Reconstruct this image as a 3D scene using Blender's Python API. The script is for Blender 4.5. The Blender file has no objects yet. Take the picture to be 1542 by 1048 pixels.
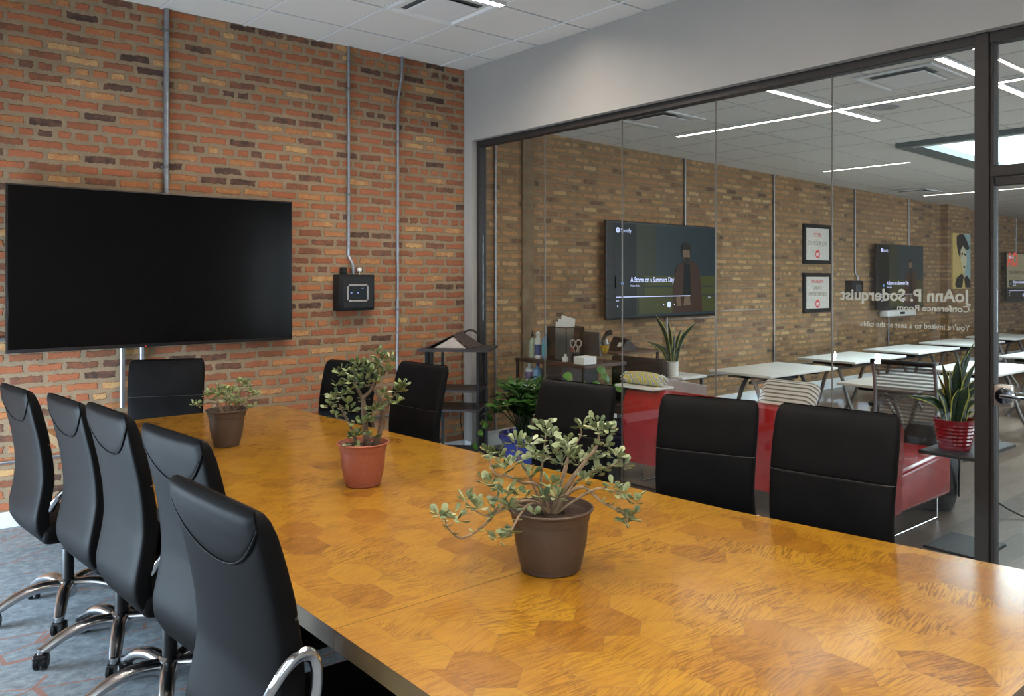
import bpy, bmesh, math, random
import numpy as np
from mathutils import Vector, Matrix, noise as mnoise

random.seed(7)
SC = bpy.context.scene
COL = SC.collection
PI = math.pi

# ------------------------------------------------------------------ materials
def s2l(c):
    return tuple((x / 12.92 if x <= 0.04045 else ((x + 0.055) / 1.055) ** 2.4) for x in c)

def rgb(r, g, b):
    return s2l((r / 255, g / 255, b / 255)) + (1.0,)

class NT:
    """small helper to wire a node tree"""
    def __init__(self, name):
        self.m = bpy.data.materials.new(name)
        self.m.use_nodes = True
        self.t = self.m.node_tree
        self.t.nodes.clear()
        self.out = self.t.nodes.new('ShaderNodeOutputMaterial')

    def n(self, typ, **kw):
        nd = self.t.nodes.new(typ)
        for k, v in kw.items():
            if hasattr(nd, k) and k not in nd.inputs:
                setattr(nd, k, v)
            else:
                self.set(nd.inputs[k], v)
        return nd

    def set(self, sock, v):
        if hasattr(v, 'links') or hasattr(v, 'is_output'):
            self.t.links.new(v, sock)
        else:
            sock.default_value = v

    def math(self, op, a, b=None, c=None, clamp=False):
        nd = self.t.nodes.new('ShaderNodeMath')
        nd.operation = op
        nd.use_clamp = clamp
        self.set(nd.inputs[0], a)
        if b is not None:
            self.set(nd.inputs[1], b)
        if c is not None:
            self.set(nd.inputs[2], c)
        return nd.outputs[0]

    def mix(self, fac, a, b, blend='MIX'):
        nd = self.t.nodes.new('ShaderNodeMix')
        nd.data_type = 'RGBA'
        nd.blend_type = blend
        self.set(nd.inputs[0], fac)
        self.set(nd.inputs[6], a)
        self.set(nd.inputs[7], b)
        return nd.outputs[2]

    def ramp(self, fac, stops, interp='LINEAR'):
        nd = self.t.nodes.new('ShaderNodeValToRGB')
        cr = nd.color_ramp
        cr.interpolation = interp
        while len(cr.elements) < len(stops):
            cr.elements.new(0.5)
        for e, (p, c) in zip(cr.elements, stops):
            e.position = p
            e.color = c
        self.set(nd.inputs[0], fac)
        return nd.outputs[0]

    def noise(self, vec, scale, detail=3.0, rough=0.55, out=0):
        nd = self.t.nodes.new('ShaderNodeTexNoise')
        if vec is not None:
            self.set(nd.inputs['Vector'], vec)
        nd.inputs['Scale'].default_value = scale
        nd.inputs['Detail'].default_value = detail
        nd.inputs['Roughness'].default_value = rough
        return nd.outputs[out]

    def pos(self):
        return self.n('ShaderNodeNewGeometry').outputs['Position']

    def obj(self):
        return self.n('ShaderNodeTexCoord').outputs['Object']

    def mapping(self, vec, loc=(0, 0, 0), rot=(0, 0, 0), scale=(1, 1, 1)):
        nd = self.t.nodes.new('ShaderNodeMapping')
        self.set(nd.inputs['Vector'], vec)
        nd.inputs['Location'].default_value = loc
        nd.inputs['Rotation'].default_value = rot
        nd.inputs['Scale'].default_value = scale
        return nd.outputs[0]

    def bsdf(self, **kw):
        b = self.t.nodes.new('ShaderNodeBsdfPrincipled')
        for k, v in kw.items():
            self.set(b.inputs[k.replace('_', ' ')], v)
        self.t.links.new(b.outputs[0], self.out.inputs[0])
        return b

    def bump(self, height, strength=0.3, dist=0.01):
        nd = self.t.nodes.new('ShaderNodeBump')
        nd.inputs['Strength'].default_value = strength
        nd.inputs['Distance'].default_value = dist
        self.set(nd.inputs['Height'], height)
        return nd.outputs[0]

def plain(name, col, rough=0.5, metal=0.0, spec=0.5, var=0.06, scale=30.0, bump=0.0, coat=0.0, coatr=0.1, emis=None, estr=0.0):
    """a plain surface with a little procedural unevenness"""
    k = NT(name)
    v = k.obj()
    f = k.noise(v, scale, 4.0)
    dark = tuple(c * (1 - var * 2) for c in col[:3]) + (1,)
    lite = tuple(min(1, c * (1 + var * 2)) for c in col[:3]) + (1,)
    c = k.ramp(f, [(0.3, dark), (0.7, lite)])
    b = k.bsdf(Base_Color=c, Roughness=rough, Metallic=metal)
    b.inputs['Specular IOR Level'].default_value = spec
    b.inputs['Coat Weight'].default_value = coat
    b.inputs['Coat Roughness'].default_value = coatr
    if bump:
        k.set(b.inputs['Normal'], k.bump(k.noise(v, scale * 6, 3.0), bump, 0.002))
    if emis:
        b.inputs['Emission Color'].default_value = emis
        b.inputs['Emission Strength'].default_value = estr
    return k.m

def brick_mat(name, stops, mortar, soot=0.5):
    k = NT(name)
    p = k.pos()
    sep = k.n('ShaderNodeSeparateXYZ', Vector=p)
    # y is added to x so that pilaster sides carry bricks as well
    xx = k.math('ADD', sep.outputs[0], sep.outputs[1])
    n1 = k.n('ShaderNodeTexNoise', Vector=p, Scale=7.0, Detail=2.0)
    n2 = k.n('ShaderNodeTexNoise', Vector=p, Scale=42.0, Detail=3.0)
    s1 = k.n('ShaderNodeSeparateColor', Color=n1.outputs[1])
    s2 = k.n('ShaderNodeSeparateColor', Color=n2.outputs[1])
    ux = k.math('ADD', xx, k.math('ADD', k.math('MULTIPLY_ADD', s1.outputs[0], 0.028, -0.014), k.math('MULTIPLY_ADD', s2.outputs[0], 0.034, -0.017)))
    uz = k.math('ADD', k.math('ADD', sep.outputs[2], 0.1285), k.math('ADD', k.math('MULTIPLY_ADD', s1.outputs[1], 0.022, -0.011), k.math('MULTIPLY_ADD', s2.outputs[1], 0.026, -0.013)))
    uv = k.n('ShaderNodeCombineXYZ', X=ux, Y=uz).outputs[0]
    br = k.t.nodes.new('ShaderNodeTexBrick')
    br.offset, br.offset_frequency, br.squash, br.squash_frequency = 0.5, 2, 0.5, 6
    k.set(br.inputs['Vector'], uv)
    br.inputs['Color1'].default_value = (0, 0, 0, 1)
    br.inputs['Color2'].default_value = (1, 1, 1, 1)
    br.inputs['Mortar'].default_value = (0, 0, 0, 1)
    br.inputs['Scale'].default_value = 1.0
    br.inputs['Mortar Size'].default_value = 0.0185
    br.inputs['Mortar Smooth'].default_value = 0.3
    br.inputs['Bias'].default_value = 0.0
    br.inputs['Brick Width'].default_value = 0.222
    br.inputs['Row Height'].default_value = 0.075
    tint = k.n('ShaderNodeSeparateColor', Color=br.outputs[0]).outputs[0]
    # burnt ends and blotches inside one brick
    bl = k.noise(p, 16.0, 5.0, 0.6)
    tt = k.math('ADD', tint, k.math('MULTIPLY_ADD', bl, 0.55, -0.275), clamp=True)
    bc = k.ramp(tt, stops)
    fine = k.noise(p, 120.0, 4.0, 0.7)
    bc = k.mix(1.0, bc, k.ramp(fine, [(0.25, (0.62, 0.62, 0.62, 1)), (0.55, (1.05, 1.05, 1.05, 1)), (0.8, (1.12, 1.1, 1.08, 1))]), 'MULTIPLY')
    mc = k.mix(1.0, mortar, k.ramp(k.noise(p, 9.0, 6.0, 0.65), [(0.25, (0.72, 0.72, 0.72, 1)), (0.75, (1.2, 1.18, 1.15, 1))]), 'MULTIPLY')
    mc = k.mix(1.0, mc, k.ramp(fine, [(0.3, (0.85, 0.85, 0.85, 1)), (0.7, (1.12, 1.12, 1.12, 1))]), 'MULTIPLY')
    c = k.mix(br.outputs[1], bc, mc)
    c = k.mix(1.0, c, k.ramp(k.noise(p, 1.1, 3.0, 0.6), [(0.3, (0.84, 0.84, 0.85, 1)), (0.65, (1.04, 1.03, 1.02, 1))]), 'MULTIPLY')
    # lime bloom specks
    sp = k.math('GREATER_THAN', k.noise(p, 34.0, 2.0, 0.5), 0.765)
    c = k.mix(k.math('MULTIPLY', sp, 0.55), c, rgb(205, 195, 180))
    h = k.math('SUBTRACT', k.math('MULTIPLY_ADD', fine, 0.35, 1.0), k.math('MULTIPLY', br.outputs[1], 0.9))
    h = k.math('ADD', h, k.math('MULTIPLY', k.noise(p, 22.0, 3.0), 0.4))
    k.bsdf(Base_Color=c, Roughness=0.9, Normal=k.bump(h, 0.75, 0.009))
    return k.m

M = {}
M['brick'] = brick_mat('red_common_brick', [(0.0, rgb(73, 54, 46)), (0.07, rgb(100, 71, 58)), (0.2, rgb(136, 85, 60)), (0.42, rgb(160, 95, 63)),
                                             (0.62, rgb(169, 100, 68)), (0.78, rgb(173, 108, 66)), (0.92, rgb(180, 127, 82)), (1.0, rgb(192, 154, 104))], rgb(147, 127, 102))
M['brick_office'] = brick_mat('tan_common_brick', [(0.0, rgb(92, 74, 60)), (0.07, rgb(124, 94, 70)), (0.25, rgb(152, 114, 80)), (0.5, rgb(162, 122, 84)),
                                                  (0.7, rgb(168, 128, 88)), (0.88, rgb(178, 140, 97)), (1.0, rgb(188, 156, 112))], rgb(140, 115, 86))

def carpet_mat():
    k = NT('blue_grey_carpet_tile')
    p = k.pos()
    n1 = k.noise(p, 260.0, 3.0, 0.7)
    n2 = k.noise(p, 22.0, 5.0, 0.65)
    base = k.ramp(n2, [(0.25, rgb(114, 122, 128)), (0.5, rgb(148, 158, 164)), (0.75, rgb(182, 190, 194))])
    base = k.mix(0.75, base, k.ramp(n1, [(0.32, (0.35, 0.37, 0.4, 1)), (0.68, (1.25, 1.25, 1.25, 1))]), 'MULTIPLY')
    w = k.mapping(p, scale=(2.6, 4.4, 1), rot=(0, 0, 0.6))
    vo = k.t.nodes.new('ShaderNodeTexVoronoi')
    vo.feature = 'DISTANCE_TO_EDGE'
    vo.inputs['Scale'].default_value = 1.0
    vo.inputs['Randomness'].default_value = 0.85
    k.set(vo.inputs['Vector'], w)
    line = k.math('LESS_THAN', vo.outputs[0], 0.018)
    gate = k.math('GREATER_THAN', k.noise(p, 3.1, 2.0), 0.47)
    line = k.math('MULTIPLY', line, k.math('MULTIPLY', gate, k.math('GREATER_THAN', n1, 0.40)))
    c = k.mix(k.math('MULTIPLY', line, 0.8), base, rgb(170, 110, 84))
    k.bsdf(Base_Color=c, Roughness=0.95, Normal=k.bump(n1, 0.9, 0.006))
    return k.m
M['carpet'] = carpet_mat()

def plank_mat():
    k = NT('grey_brown_plank_floor')
    p = k.pos()
    br = k.t.nodes.new('ShaderNodeTexBrick')
    br.offset, br.offset_frequency = 0.37, 2
    k.set(br.inputs['Vector'], p)
    for a, b in (('Color1', (0, 0, 0, 1)), ('Color2', (1, 1, 1, 1)), ('Mortar', (0, 0, 0, 1))):
        br.inputs[a].default_value = b
    for a, b in (('Scale', 1.0), ('Mortar Size', 0.0012), ('Brick Width', 1.2), ('Row Height', 0.17), ('Mortar Smooth', 0.2)):
        br.inputs[a].default_value = b
    t = k.n('ShaderNodeSeparateColor', Color=br.outputs[0]).outputs[0]
    g = k.noise(k.mapping(p, scale=(2.0, 26.0, 1)), 3.0, 5.0, 0.6)
    f = k.math('ADD', k.math('MULTIPLY', t, 0.35), k.math('MULTIPLY', g, 0.65))
    c = k.ramp(f, [(0.2, rgb(76, 62, 54)), (0.5, rgb(104, 88, 77)), (0.8, rgb(130, 113, 100))])
    c = k.mix(br.outputs[1], c, rgb(40, 34, 30))
    k.bsdf(Base_Color=c, Roughness=0.33, Normal=k.bump(g, 0.08, 0.003))
    return k.m
M['planks'] = plank_mat()

def parquet_mat():
    k = NT('amber_hexagon_parquet')
    p = k.pos()
    at = k.n('ShaderNodeAttribute', attribute_name='tone')
    s = k.n('ShaderNodeSeparateColor', Color=at.outputs['Color'])
    tone, ang, off = s.outputs
    rot = k.n('ShaderNodeVectorRotate', rotation_type='Z_AXIS', Vector=p, Angle=k.math('MULTIPLY_ADD', ang, 0.9, -0.45))
    shifted = k.n('ShaderNodeVectorMath', operation='ADD', **{'0': 0} if False else {})
    k.set(shifted.inputs[0], rot.outputs[0])
    k.set(shifted.inputs[1], k.n('ShaderNodeCombineXYZ', X=k.math('MULTIPLY', off, 37.0), Y=k.math('MULTIPLY', off, 11.0)).outputs[0])
    v = shifted.outputs[0]
    # curly figure: short dashes across the block, some blocks strongly figured, others clear
    fig = k.noise(k.mapping(v, scale=(16.0, 170.0, 1)), 1.0, 3.0, 0.6)
    fig = k.ramp(fig, [(0.42, (0, 0, 0, 1)), (0.55, (1, 1, 1, 1))])
    clear = k.ramp(k.noise(v, 6.0, 2.0), [(0.25, (0.1, 0.1, 0.1, 1)), (0.52, (1, 1, 1, 1))])
    figf = k.math('MULTIPLY', k.math('SUBTRACT', 1.0, fig), clear)
    figf = k.math('MULTIPLY', figf, k.math('MULTIPLY_ADD', off, 0.5, 0.26))
    blot = k.noise(k.mapping(v, scale=(7.0, 16.0, 1)), 1.0, 4.0, 0.6)
    base = k.ramp(k.math('ADD', k.math('MULTIPLY', tone, 0.6), k.math('MULTIPLY', blot, 0.4)),
                  [(0.1, rgb(113, 70, 14)), (0.3, rgb(142, 95, 18)), (0.5, rgb(160, 113, 24)), (0.7, rgb(169, 125, 29)), (0.9, rgb(178, 138, 40))])
    c = k.mix(figf, base, rgb(96, 55, 10))
    knot = k.math('GREATER_THAN', k.noise(v, 5.0, 1.0), 0.80)
    c = k.mix(k.math('MULTIPLY', knot, 0.6), c, rgb(86, 43, 11))
    b = k.bsdf(Base_Color=c, Roughness=0.45)
    b.inputs['Specular IOR Level'].default_value = 0.15
    b.inputs['Coat Weight'].default_value = 1.0
    b.inputs['Coat IOR'].default_value = 1.75
    b.inputs['Coat Roughness'].default_value = 0.15
    k.set(b.inputs['Coat Normal'], k.bump(k.noise(p, 9.0, 2.0), 0.05, 0.004))
    return k.m
M['parquet'] = parquet_mat()

def glass_mat(name, tint, refl=1.0):
    k = NT(name)
    back = k.n('ShaderNodeNewGeometry').outputs['Backfacing']
    fr = k.n('ShaderNodeFresnel')
    k.set(fr.inputs['IOR'], k.math('MULTIPLY_ADD', back, 1 / 1.5 - 1.5, 1.5))
    tr = k.n('ShaderNodeBsdfTransparent', Color=tint)
    gl = k.n('ShaderNodeBsdfGlossy', Color=(0.95, 0.97, 1, 1), Roughness=0.0)
    mx = k.n('ShaderNodeMixShader')
    k.set(mx.inputs[0], k.math('MULTIPLY', fr.outputs[0], refl))
    k.set(mx.inputs[1], tr.outputs[0])
    k.set(mx.inputs[2], gl.outputs[0])
    k.t.links.new(mx.outputs[0], k.out.inputs[0])
    return k.m
M['glass'] = glass_mat('clear_partition_glass', (0.915, 0.93, 0.915, 1))
M['clear'] = glass_mat('clear_glass', (0.93, 0.94, 0.94, 1))

def emit(name, col, strength):
    k = NT(name)
    n = k.noise(k.obj(), 2.0, 1.0)
    e = k.n('ShaderNodeEmission', Color=k.mix(n, col, tuple(min(1, c * 1.02) for c in col[:3]) + (1,)), Strength=strength)
    k.t.links.new(e.outputs[0], k.out.inputs[0])
    return k.m

def leather_mat():
    k = NT('black_leather')
    v = k.obj()
    f = k.noise(v, 5.0, 3.0)
    vo = k.t.nodes.new('ShaderNodeTexVoronoi')
    vo.inputs['Scale'].default_value = 420.0
    k.set(vo.inputs['Vector'], v)
    c = k.ramp(f, [(0.3, rgb(14, 14, 15)), (0.7, rgb(21, 21, 22))])
    h = k.math('ADD', k.math('MULTIPLY', vo.outputs[0], 0.5), k.math('MULTIPLY', k.noise(v, 9.0, 2.0), 2.0))
    k.bsdf(Base_Color=c, Roughness=k.math('MULTIPLY_ADD', f, 0.1, 0.47), Normal=k.bump(h, 0.12, 0.002), IOR=1.13)
    return k.m
M['leather'] = leather_mat()
M['piping'] = plain('paler_leather_piping', rgb(58, 56, 55), 0.5, var=0.05)  # seam line, paler than the backrest leather
M['paint'] = plain('grey_wall_paint', rgb(150, 146, 141), 0.7, var=0.012, scale=3, bump=0.02)
M['paint_white'] = plain('white_wall_paint', rgb(190, 190, 186), 0.7, var=0.01, scale=3)
M['trim_white'] = plain('white_trim_paint', rgb(205, 208, 210), 0.45, var=0.02, scale=8)
M['tile'] = plain('white_ceiling_tile', rgb(210, 207, 201), 0.85, var=0.03, scale=140, bump=0.15)
M['tbar'] = plain('white_ceiling_grid_metal', rgb(214, 214, 213), 0.4, var=0.01)
M['tgap'] = plain('shadowed_grid_reveal', rgb(172, 171, 169), 0.8, var=0.02)
M['bronze'] = plain('dark_bronze_aluminium', rgb(42, 38, 36), 0.5, metal=0.0, var=0.04, spec=.3)
M['black_metal'] = plain('black_powder_coat', rgb(20, 20, 21), 0.45, var=0.05, spec=.3)
M['black_plastic'] = plain('black_plastic', rgb(17, 17, 18), 0.45, var=0.05, spec=.3)
M['dark_grey'] = plain('dark_grey_plastic', rgb(58, 58, 60), 0.45, var=0.05)
M['tv_black'] = plain('gloss_black_screen', rgb(9, 8, 8), 0.16, var=0.02, spec=0.12)
M['bezel'] = plain('brushed_black_bezel', rgb(38, 33, 33), 0.35, metal=0.4, var=0.05)
M['chrome'] = plain('polished_chrome', rgb(206, 208, 212), 0.10, metal=1.0, var=0.02)
M['alu'] = plain('polished_aluminium', rgb(196, 196, 198), 0.22, metal=1.0, var=0.03)
M['steel'] = plain('galvanised_steel', rgb(150, 153, 158), 0.36, metal=0.75, var=0.08, scale=20)
M['steel_grey'] = plain('grey_steel_tube', rgb(120, 118, 116), 0.38, metal=0.6, var=0.05)
M['edge_wood'] = plain('lacquered_table_edge', rgb(118, 98, 68), 0.3, var=0.12, scale=9, coat=0.5)
M['under'] = plain('dark_table_underlay', rgb(70, 38, 12), 0.5, var=0.05)
M['terracotta'] = plain('terracotta_plastic', rgb(150, 82, 61), 0.48, var=0.04, scale=60)
M['brown_pot'] = plain('brown_plastic', rgb(72, 58, 48), 0.5, var=0.05, scale=60)
M['soil'] = plain('dark_potting_soil', rgb(52, 36, 26), 0.95, var=0.4, scale=90, bump=0.8)
M['stem'] = plain('pale_brown_jade_stem', rgb(146, 124, 100), 0.7, var=0.15, scale=70)
M['stem_dark'] = plain('grey_brown_jade_stem', rgb(112, 92, 76), 0.7, var=0.15, scale=70)

def leaf_mat(name, dark, lite, rough=0.42):
    k = NT(name)
    at = k.n('ShaderNodeAttribute', attribute_name='tone')
    r = k.n('ShaderNodeSeparateColor', Color=at.outputs['Color']).outputs[0]
    f = k.math('ADD', k.math('MULTIPLY', r, 0.75), k.math('MULTIPLY', k.noise(k.obj(), 60.0, 2.0), 0.25))
    c = k.ramp(f, [(0.1, dark), (0.9, lite)])
    b = k.bsdf(Base_Color=c, Roughness=rough)
    b.inputs['Subsurface Weight'].default_value = 0.0
    return k.m
M['jade_pale'] = leaf_mat('pale_grey_green_jade_leaf', rgb(72, 92, 60), rgb(150, 160, 116))
M['jade_mid'] = leaf_mat('soft_green_jade_leaf', rgb(84, 106, 60), rgb(160, 172, 118))
M['jade_dark'] = leaf_mat('green_jade_leaf', rgb(50, 70, 40), rgb(126, 138, 84))
M['leaf_deep'] = leaf_mat('glossy_deep_green_leaf', rgb(20, 46, 16), rgb(58, 98, 36), 0.28)
M['leaf_bright'] = leaf_mat('bright_green_leaf', rgb(50, 96, 30), rgb(92, 142, 50), 0.35)

def snake_mat(name):
    k = NT(name)
    at = k.n('ShaderNodeAttribute', attribute_name='tone')
    s = k.n('ShaderNodeSeparateColor', Color=at.outputs['Color'])
    band = k.noise(k.mapping(k.obj(), scale=(1, 1, 9)), 9.0, 2.0)
    c = k.ramp(band, [(0.35, rgb(16, 34, 18)), (0.6, rgb(36, 62, 32))])
    c = k.mix(k.math('GREATER_THAN', s.outputs[1], 0.6), c, rgb(168, 166, 84))
    k.bsdf(Base_Color=c, Roughness=0.38)
    return k.m
M['snake'] = snake_mat('snake_plant_leaf_with_yellow_edge')
M['blue_glaze'] = plain('cobalt_blue_glaze', rgb(38, 54, 128), 0.16, var=0.12, scale=12, coat=0.5)
M['red_glaze'] = plain('deep_red_glaze', rgb(134, 16, 26), 0.16, var=0.08, scale=20, coat=0.6)
M['white_ceramic'] = plain('white_ceramic', rgb(216, 216, 212), 0.3, var=0.02)
M['red_leather'] = plain('glossy_red_leather', rgb(158, 24, 24), 0.26, var=0.07, scale=6, coat=0.25, coatr=0.15)
M['white_lam'] = plain('white_laminate', rgb(222, 220, 216), 0.36, var=0.012, scale=6)
M['dark_wood'] = plain('dark_walnut_board', rgb(62, 42, 34), 0.4, var=0.2, scale=14)
M['rack_board'] = plain('dark_grey_brown_board', rgb(44, 40, 42), 0.45, var=0.15, scale=14)
M['mid_wood'] = plain('brown_wood_board', rgb(88, 62, 44), 0.45, var=0.2, scale=14)
M['led'] = emit('warm_white_led_diffuser', (1.0, 0.86, 0.73, 1), 300.0)
M['led_office'] = emit('office_led_diffuser', (1.0, 0.89, 0.78, 1), 11.0)
M['vent_dark'] = plain('dark_vent_throat', rgb(84, 84, 84), 0.8, var=0.05)
M['paper'] = plain('white_paper', rgb(226, 228, 230), 0.8, var=0.01)
M['vinyl'] = plain('frosted_white_vinyl', rgb(200, 196, 190), 0.7, var=0.02)
M['red_ink'] = plain('red_print', rgb(206, 66, 60), 0.7, var=0.02)
M['grey_ink'] = plain('olive_grey_print', rgb(140, 128, 104), 0.7, var=0.02)
M['grey_bezel'] = plain('satin_grey_bezel', rgb(140, 132, 128), 0.4, metal=0.4, var=0.03)

# ------------------------------------------------------------------ geometry
class G:
    def __init__(self):
        self.bm = bmesh.new()
        self.mi = 0
        self.tone = None

    def face(self, vs, mi=None):
        try:
            f = self.bm.faces.new(vs)
        except ValueError:
            return None
        f.material_index = self.mi if mi is None else mi
        return f

    def verts(self, pts):
        return [self.bm.verts.new(p) for p in pts]

    def poly(self, pts, mi=None):
        return self.face(self.verts(pts), mi)

    def hexa(self, p):
        """p: 8 corners, bottom ring 0-3 counter-clockwise from above, top ring 4-7"""
        v = self.verts(p)
        for q in ((3, 2, 1, 0), (4, 5, 6, 7), (0, 1, 5, 4), (1, 2, 6, 5), (2, 3, 7, 6), (3, 0, 4, 7)):
            self.face([v[i] for i in q])
        return v

    def box(self, lo, hi, bevel=0.0, seg=2, mat=None):
        x0, y0, z0 = lo
        x1, y1, z1 = hi
        b2 = bmesh.new()
        v = [b2.verts.new(q) for q in ((x0, y0, z0), (x1, y0, z0), (x1, y1, z0), (x0, y1, z0), (x0, y0, z1), (x1, y0, z1), (x1, y1, z1), (x0, y1, z1))]
        for q in ((3, 2, 1, 0), (4, 5, 6, 7), (0, 1, 5, 4), (1, 2, 6, 5), (2, 3, 7, 6), (3, 0, 4, 7)):
            b2.faces.new([v[i] for i in q])
        if bevel > 0:
            bmesh.ops.bevel(b2, geom=list(b2.edges), offset=bevel, segments=seg, profile=0.5, affect='EDGES')
        self.merge(b2, mat)
        return self

    def cbox(self, c, s, bevel=0.0, seg=2, rot=None):
        m = Matrix.Translation(c)
        if rot is not None:
            m = m @ rot
        return self.box([-q / 2 for q in s], [q / 2 for q in s], bevel, seg, m)

    def merge(self, b2, mat=None):
        mp = {}
        for v in b2.verts:
            mp[v] = self.bm.verts.new(mat @ v.co if mat is not None else v.co)
        for f in b2.faces:
            self.face([mp[v] for v in f.verts])
        b2.free()

    def rings(self, rings, close=True, cap0=True, cap1=True):
        """rings: list of equal-length point lists; skin them"""
        vs = [self.verts(r) for r in rings]
        n = len(vs[0])
        for a, b in zip(vs[:-1], vs[1:]):
            for i in range(n if close else n - 1):
                j = (i + 1) % n
                self.face([a[i], a[j], b[j], b[i]])
        if cap0 and close:
            self.face(list(reversed(vs[0])))
        if cap1 and close:
            self.face(vs[-1])
        return vs

    def lathe(self, prof, c=(0, 0, 0), n=32, cap0=True, cap1=True, mat=None):
        r = []
        for rad, z in prof:
            ring = []
            for i in range(n):
                a = 2 * PI * i / n
                p = Vector((rad * math.cos(a), rad * math.sin(a), z))
                if mat is not None:
                    p = mat @ p
                ring.append(p + Vector(c))
            r.append(ring)
        self.rings(r, True, cap0, cap1)
        return self

    def tube(self, path, rad, n=8, caps=True, flat=1.0):
        path = [Vector(p) for p in path]
        if not isinstance(rad, (list, tuple)):
            rad = [rad] * len(path)
        rings = []
        t0 = (path[1] - path[0]).normalized()
        up = Vector((0, 0, 1)) if abs(t0.z) < 0.9 else Vector((1, 0, 0))
        side = t0.cross(up).normalized()
        for i, p in enumerate(path):
            if i == 0:
                t = path[1] - path[0]
            elif i == len(path) - 1:
                t = path[-1] - path[-2]
            else:
                t = (path[i + 1] - p).normalized() + (p - path[i - 1]).normalized()
            t.normalize()
            side = (side - t * side.dot(t))
            if side.length < 1e-6:
                side = t.orthogonal()
            side.normalize()
            nb = t.cross(side)
            rings.append([p + side * (rad[i] * math.cos(2 * PI * j / n)) + nb * (rad[i] * flat * math.sin(2 * PI * j / n)) for j in range(n)])
        # orientation so that normals look outward
        rings = [list(reversed(r)) for r in rings] if False else rings
        self.rings(rings, True, caps, caps)
        return self

    def done(self, name, mats, parent=None, smooth=True, angle=40, loc=None, attr=False):
        bm = self.bm
        bmesh.ops.recalc_face_normals(bm, faces=list(bm.faces)) if not attr else None
        me = bpy.data.meshes.new(name)
        bm.to_mesh(me)
        bm.free()
        if not isinstance(mats, (list, tuple)):
            mats = [mats]
        for m in mats:
            me.materials.append(m)
        if smooth and len(me.polygons):
            me.polygons.foreach_set('use_smooth', [True] * len(me.polygons))
            me.set_sharp_from_angle(angle=math.radians(angle))
        o = bpy.data.objects.new(name, me)
        COL.objects.link(o)
        if parent is not None:
            o.parent = parent
        if loc is not None:
            o.location = loc
        return o

def catmull(pts, per=6):
    pts = [Vector(p) for p in pts]
    out = []
    P = [pts[0] * 2 - pts[1]] + pts + [pts[-1] * 2 - pts[-2]]
    for i in range(1, len(P) - 2):
        p0, p1, p2, p3 = P[i - 1], P[i], P[i + 1], P[i + 2]
        for k in range(per):
            t = k / per
            out.append(0.5 * ((2 * p1) + (p2 - p0) * t + (2 * p0 - 5 * p1 + 4 * p2 - p3) * t * t + (3 * p1 - p0 - 3 * p2 + p3) * t ** 3))
    out.append(pts[-1])
    return out

def tag(o, label=None, cat=None, group=None, kind=None):
    if label:
        o['label'] = label
    if cat:
        o['category'] = cat
    if group:
        o['group'] = group
    if kind:
        o['kind'] = kind
    return o

def thing(name, label, cat, loc=(0, 0, 0), rz=0.0, group=None):
    o = bpy.data.objects.new(name, None)
    COL.objects.link(o)
    o.empty_display_size = 0.1
    o.location = loc
    o.rotation_euler = (0, 0, rz)
    return tag(o, label, cat, group)

KIDS = {}
def copy_tree(o, parent=None):
    c = o.copy()
    COL.objects.link(c)
    if parent is not None:
        c.parent = parent
    for ch in [x for x in bpy.data.objects if x.parent is o]:
        copy_tree(ch, c)
    return c

def text_mesh(body, size, depth=0.001, bold=0.0, align='LEFT', spacing=1.0, squeeze=1.0):
    cu = bpy.data.curves.new('lettering', 'FONT')
    cu.body = body
    cu.size = size
    cu.extrude = depth
    cu.offset = bold
    cu.align_x = align
    cu.space_character = spacing
    cu.resolution_u = 3
    o = bpy.data.objects.new('lettering', cu)
    COL.objects.link(o)
    bpy.context.view_layer.update()
    me = bpy.data.meshes.new_from_object(o.evaluated_get(bpy.context.evaluated_depsgraph_get()))
    bpy.data.objects.remove(o)
    bpy.data.curves.remove(cu)
    if squeeze != 1.0:
        me.transform(Matrix.Diagonal((squeeze, 1, 1, 1)))
    return me

def text_obj(name, body, size, mat, parent, M4, **kw):
    me = text_mesh(body, size, **kw)
    me.transform(M4)
    me.materials.clear()
    me.materials.append(mat)
    o = bpy.data.objects.new(name, me)
    COL.objects.link(o)
    o.parent = parent
    return o

def struct(name, g, mats, parent=None, **kw):
    o = g.done(name, mats, parent, **kw)
    if parent is None:
        o['kind'] = 'structure'
    return o

# ------------------------------------------------------------------ camera
CAM = Vector((-4.5186, -6.3683, 1.6252))
YAW = 0.72137
RV = Vector((math.cos(YAW), -math.sin(YAW), 0))     # camera right
FV = Vector((math.sin(YAW), math.cos(YAW), 0))      # camera forward
cd = bpy.data.cameras.new('camera')
cd.sensor_width = 36.0
cd.lens = 1229.2 / 1542 * 36.0
cd.shift_x = -(827.87 - 771) / 1542
cd.shift_y = -(524 - 420.98) / 1542
cd.clip_start = 0.05
cam = bpy.data.objects.new('camera', cd)
cam.location = CAM
cam.rotation_euler = (PI / 2, 0, -YAW)
COL.objects.link(cam)
SC.camera = cam

# ------------------------------------------------------------------ setting
H1 = 3.61                      # conference room ceiling
XL, YF = -5.6, -9.0            # left wall, wall behind the camera
XR = 17.0                      # far end of the open office
def zc(x):                     # open office ceiling falls slightly along its length
    return 3.15 - 0.017 * x
T = 0.6096

g = G(); g.box((XL - .2, YF - .2, -.1), (0.07, 0.3, 0)); struct('floor', g, M['carpet'])
g = G(); g.box((0.07, YF - .2, -.1), (XR + .2, 0.3, 0)); struct('floor_office', g, M['planks'])
g = G(); g.box((XL - .2, 0, 0), (0.0, 0.3, H1 + .2)); struct('wall_back', g, M['brick'])
g = G(); g.box((0.0, 0, 0), (XR, 0.3, H1 + .2)); struct('wall_back_office', g, M['brick_office'])
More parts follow.
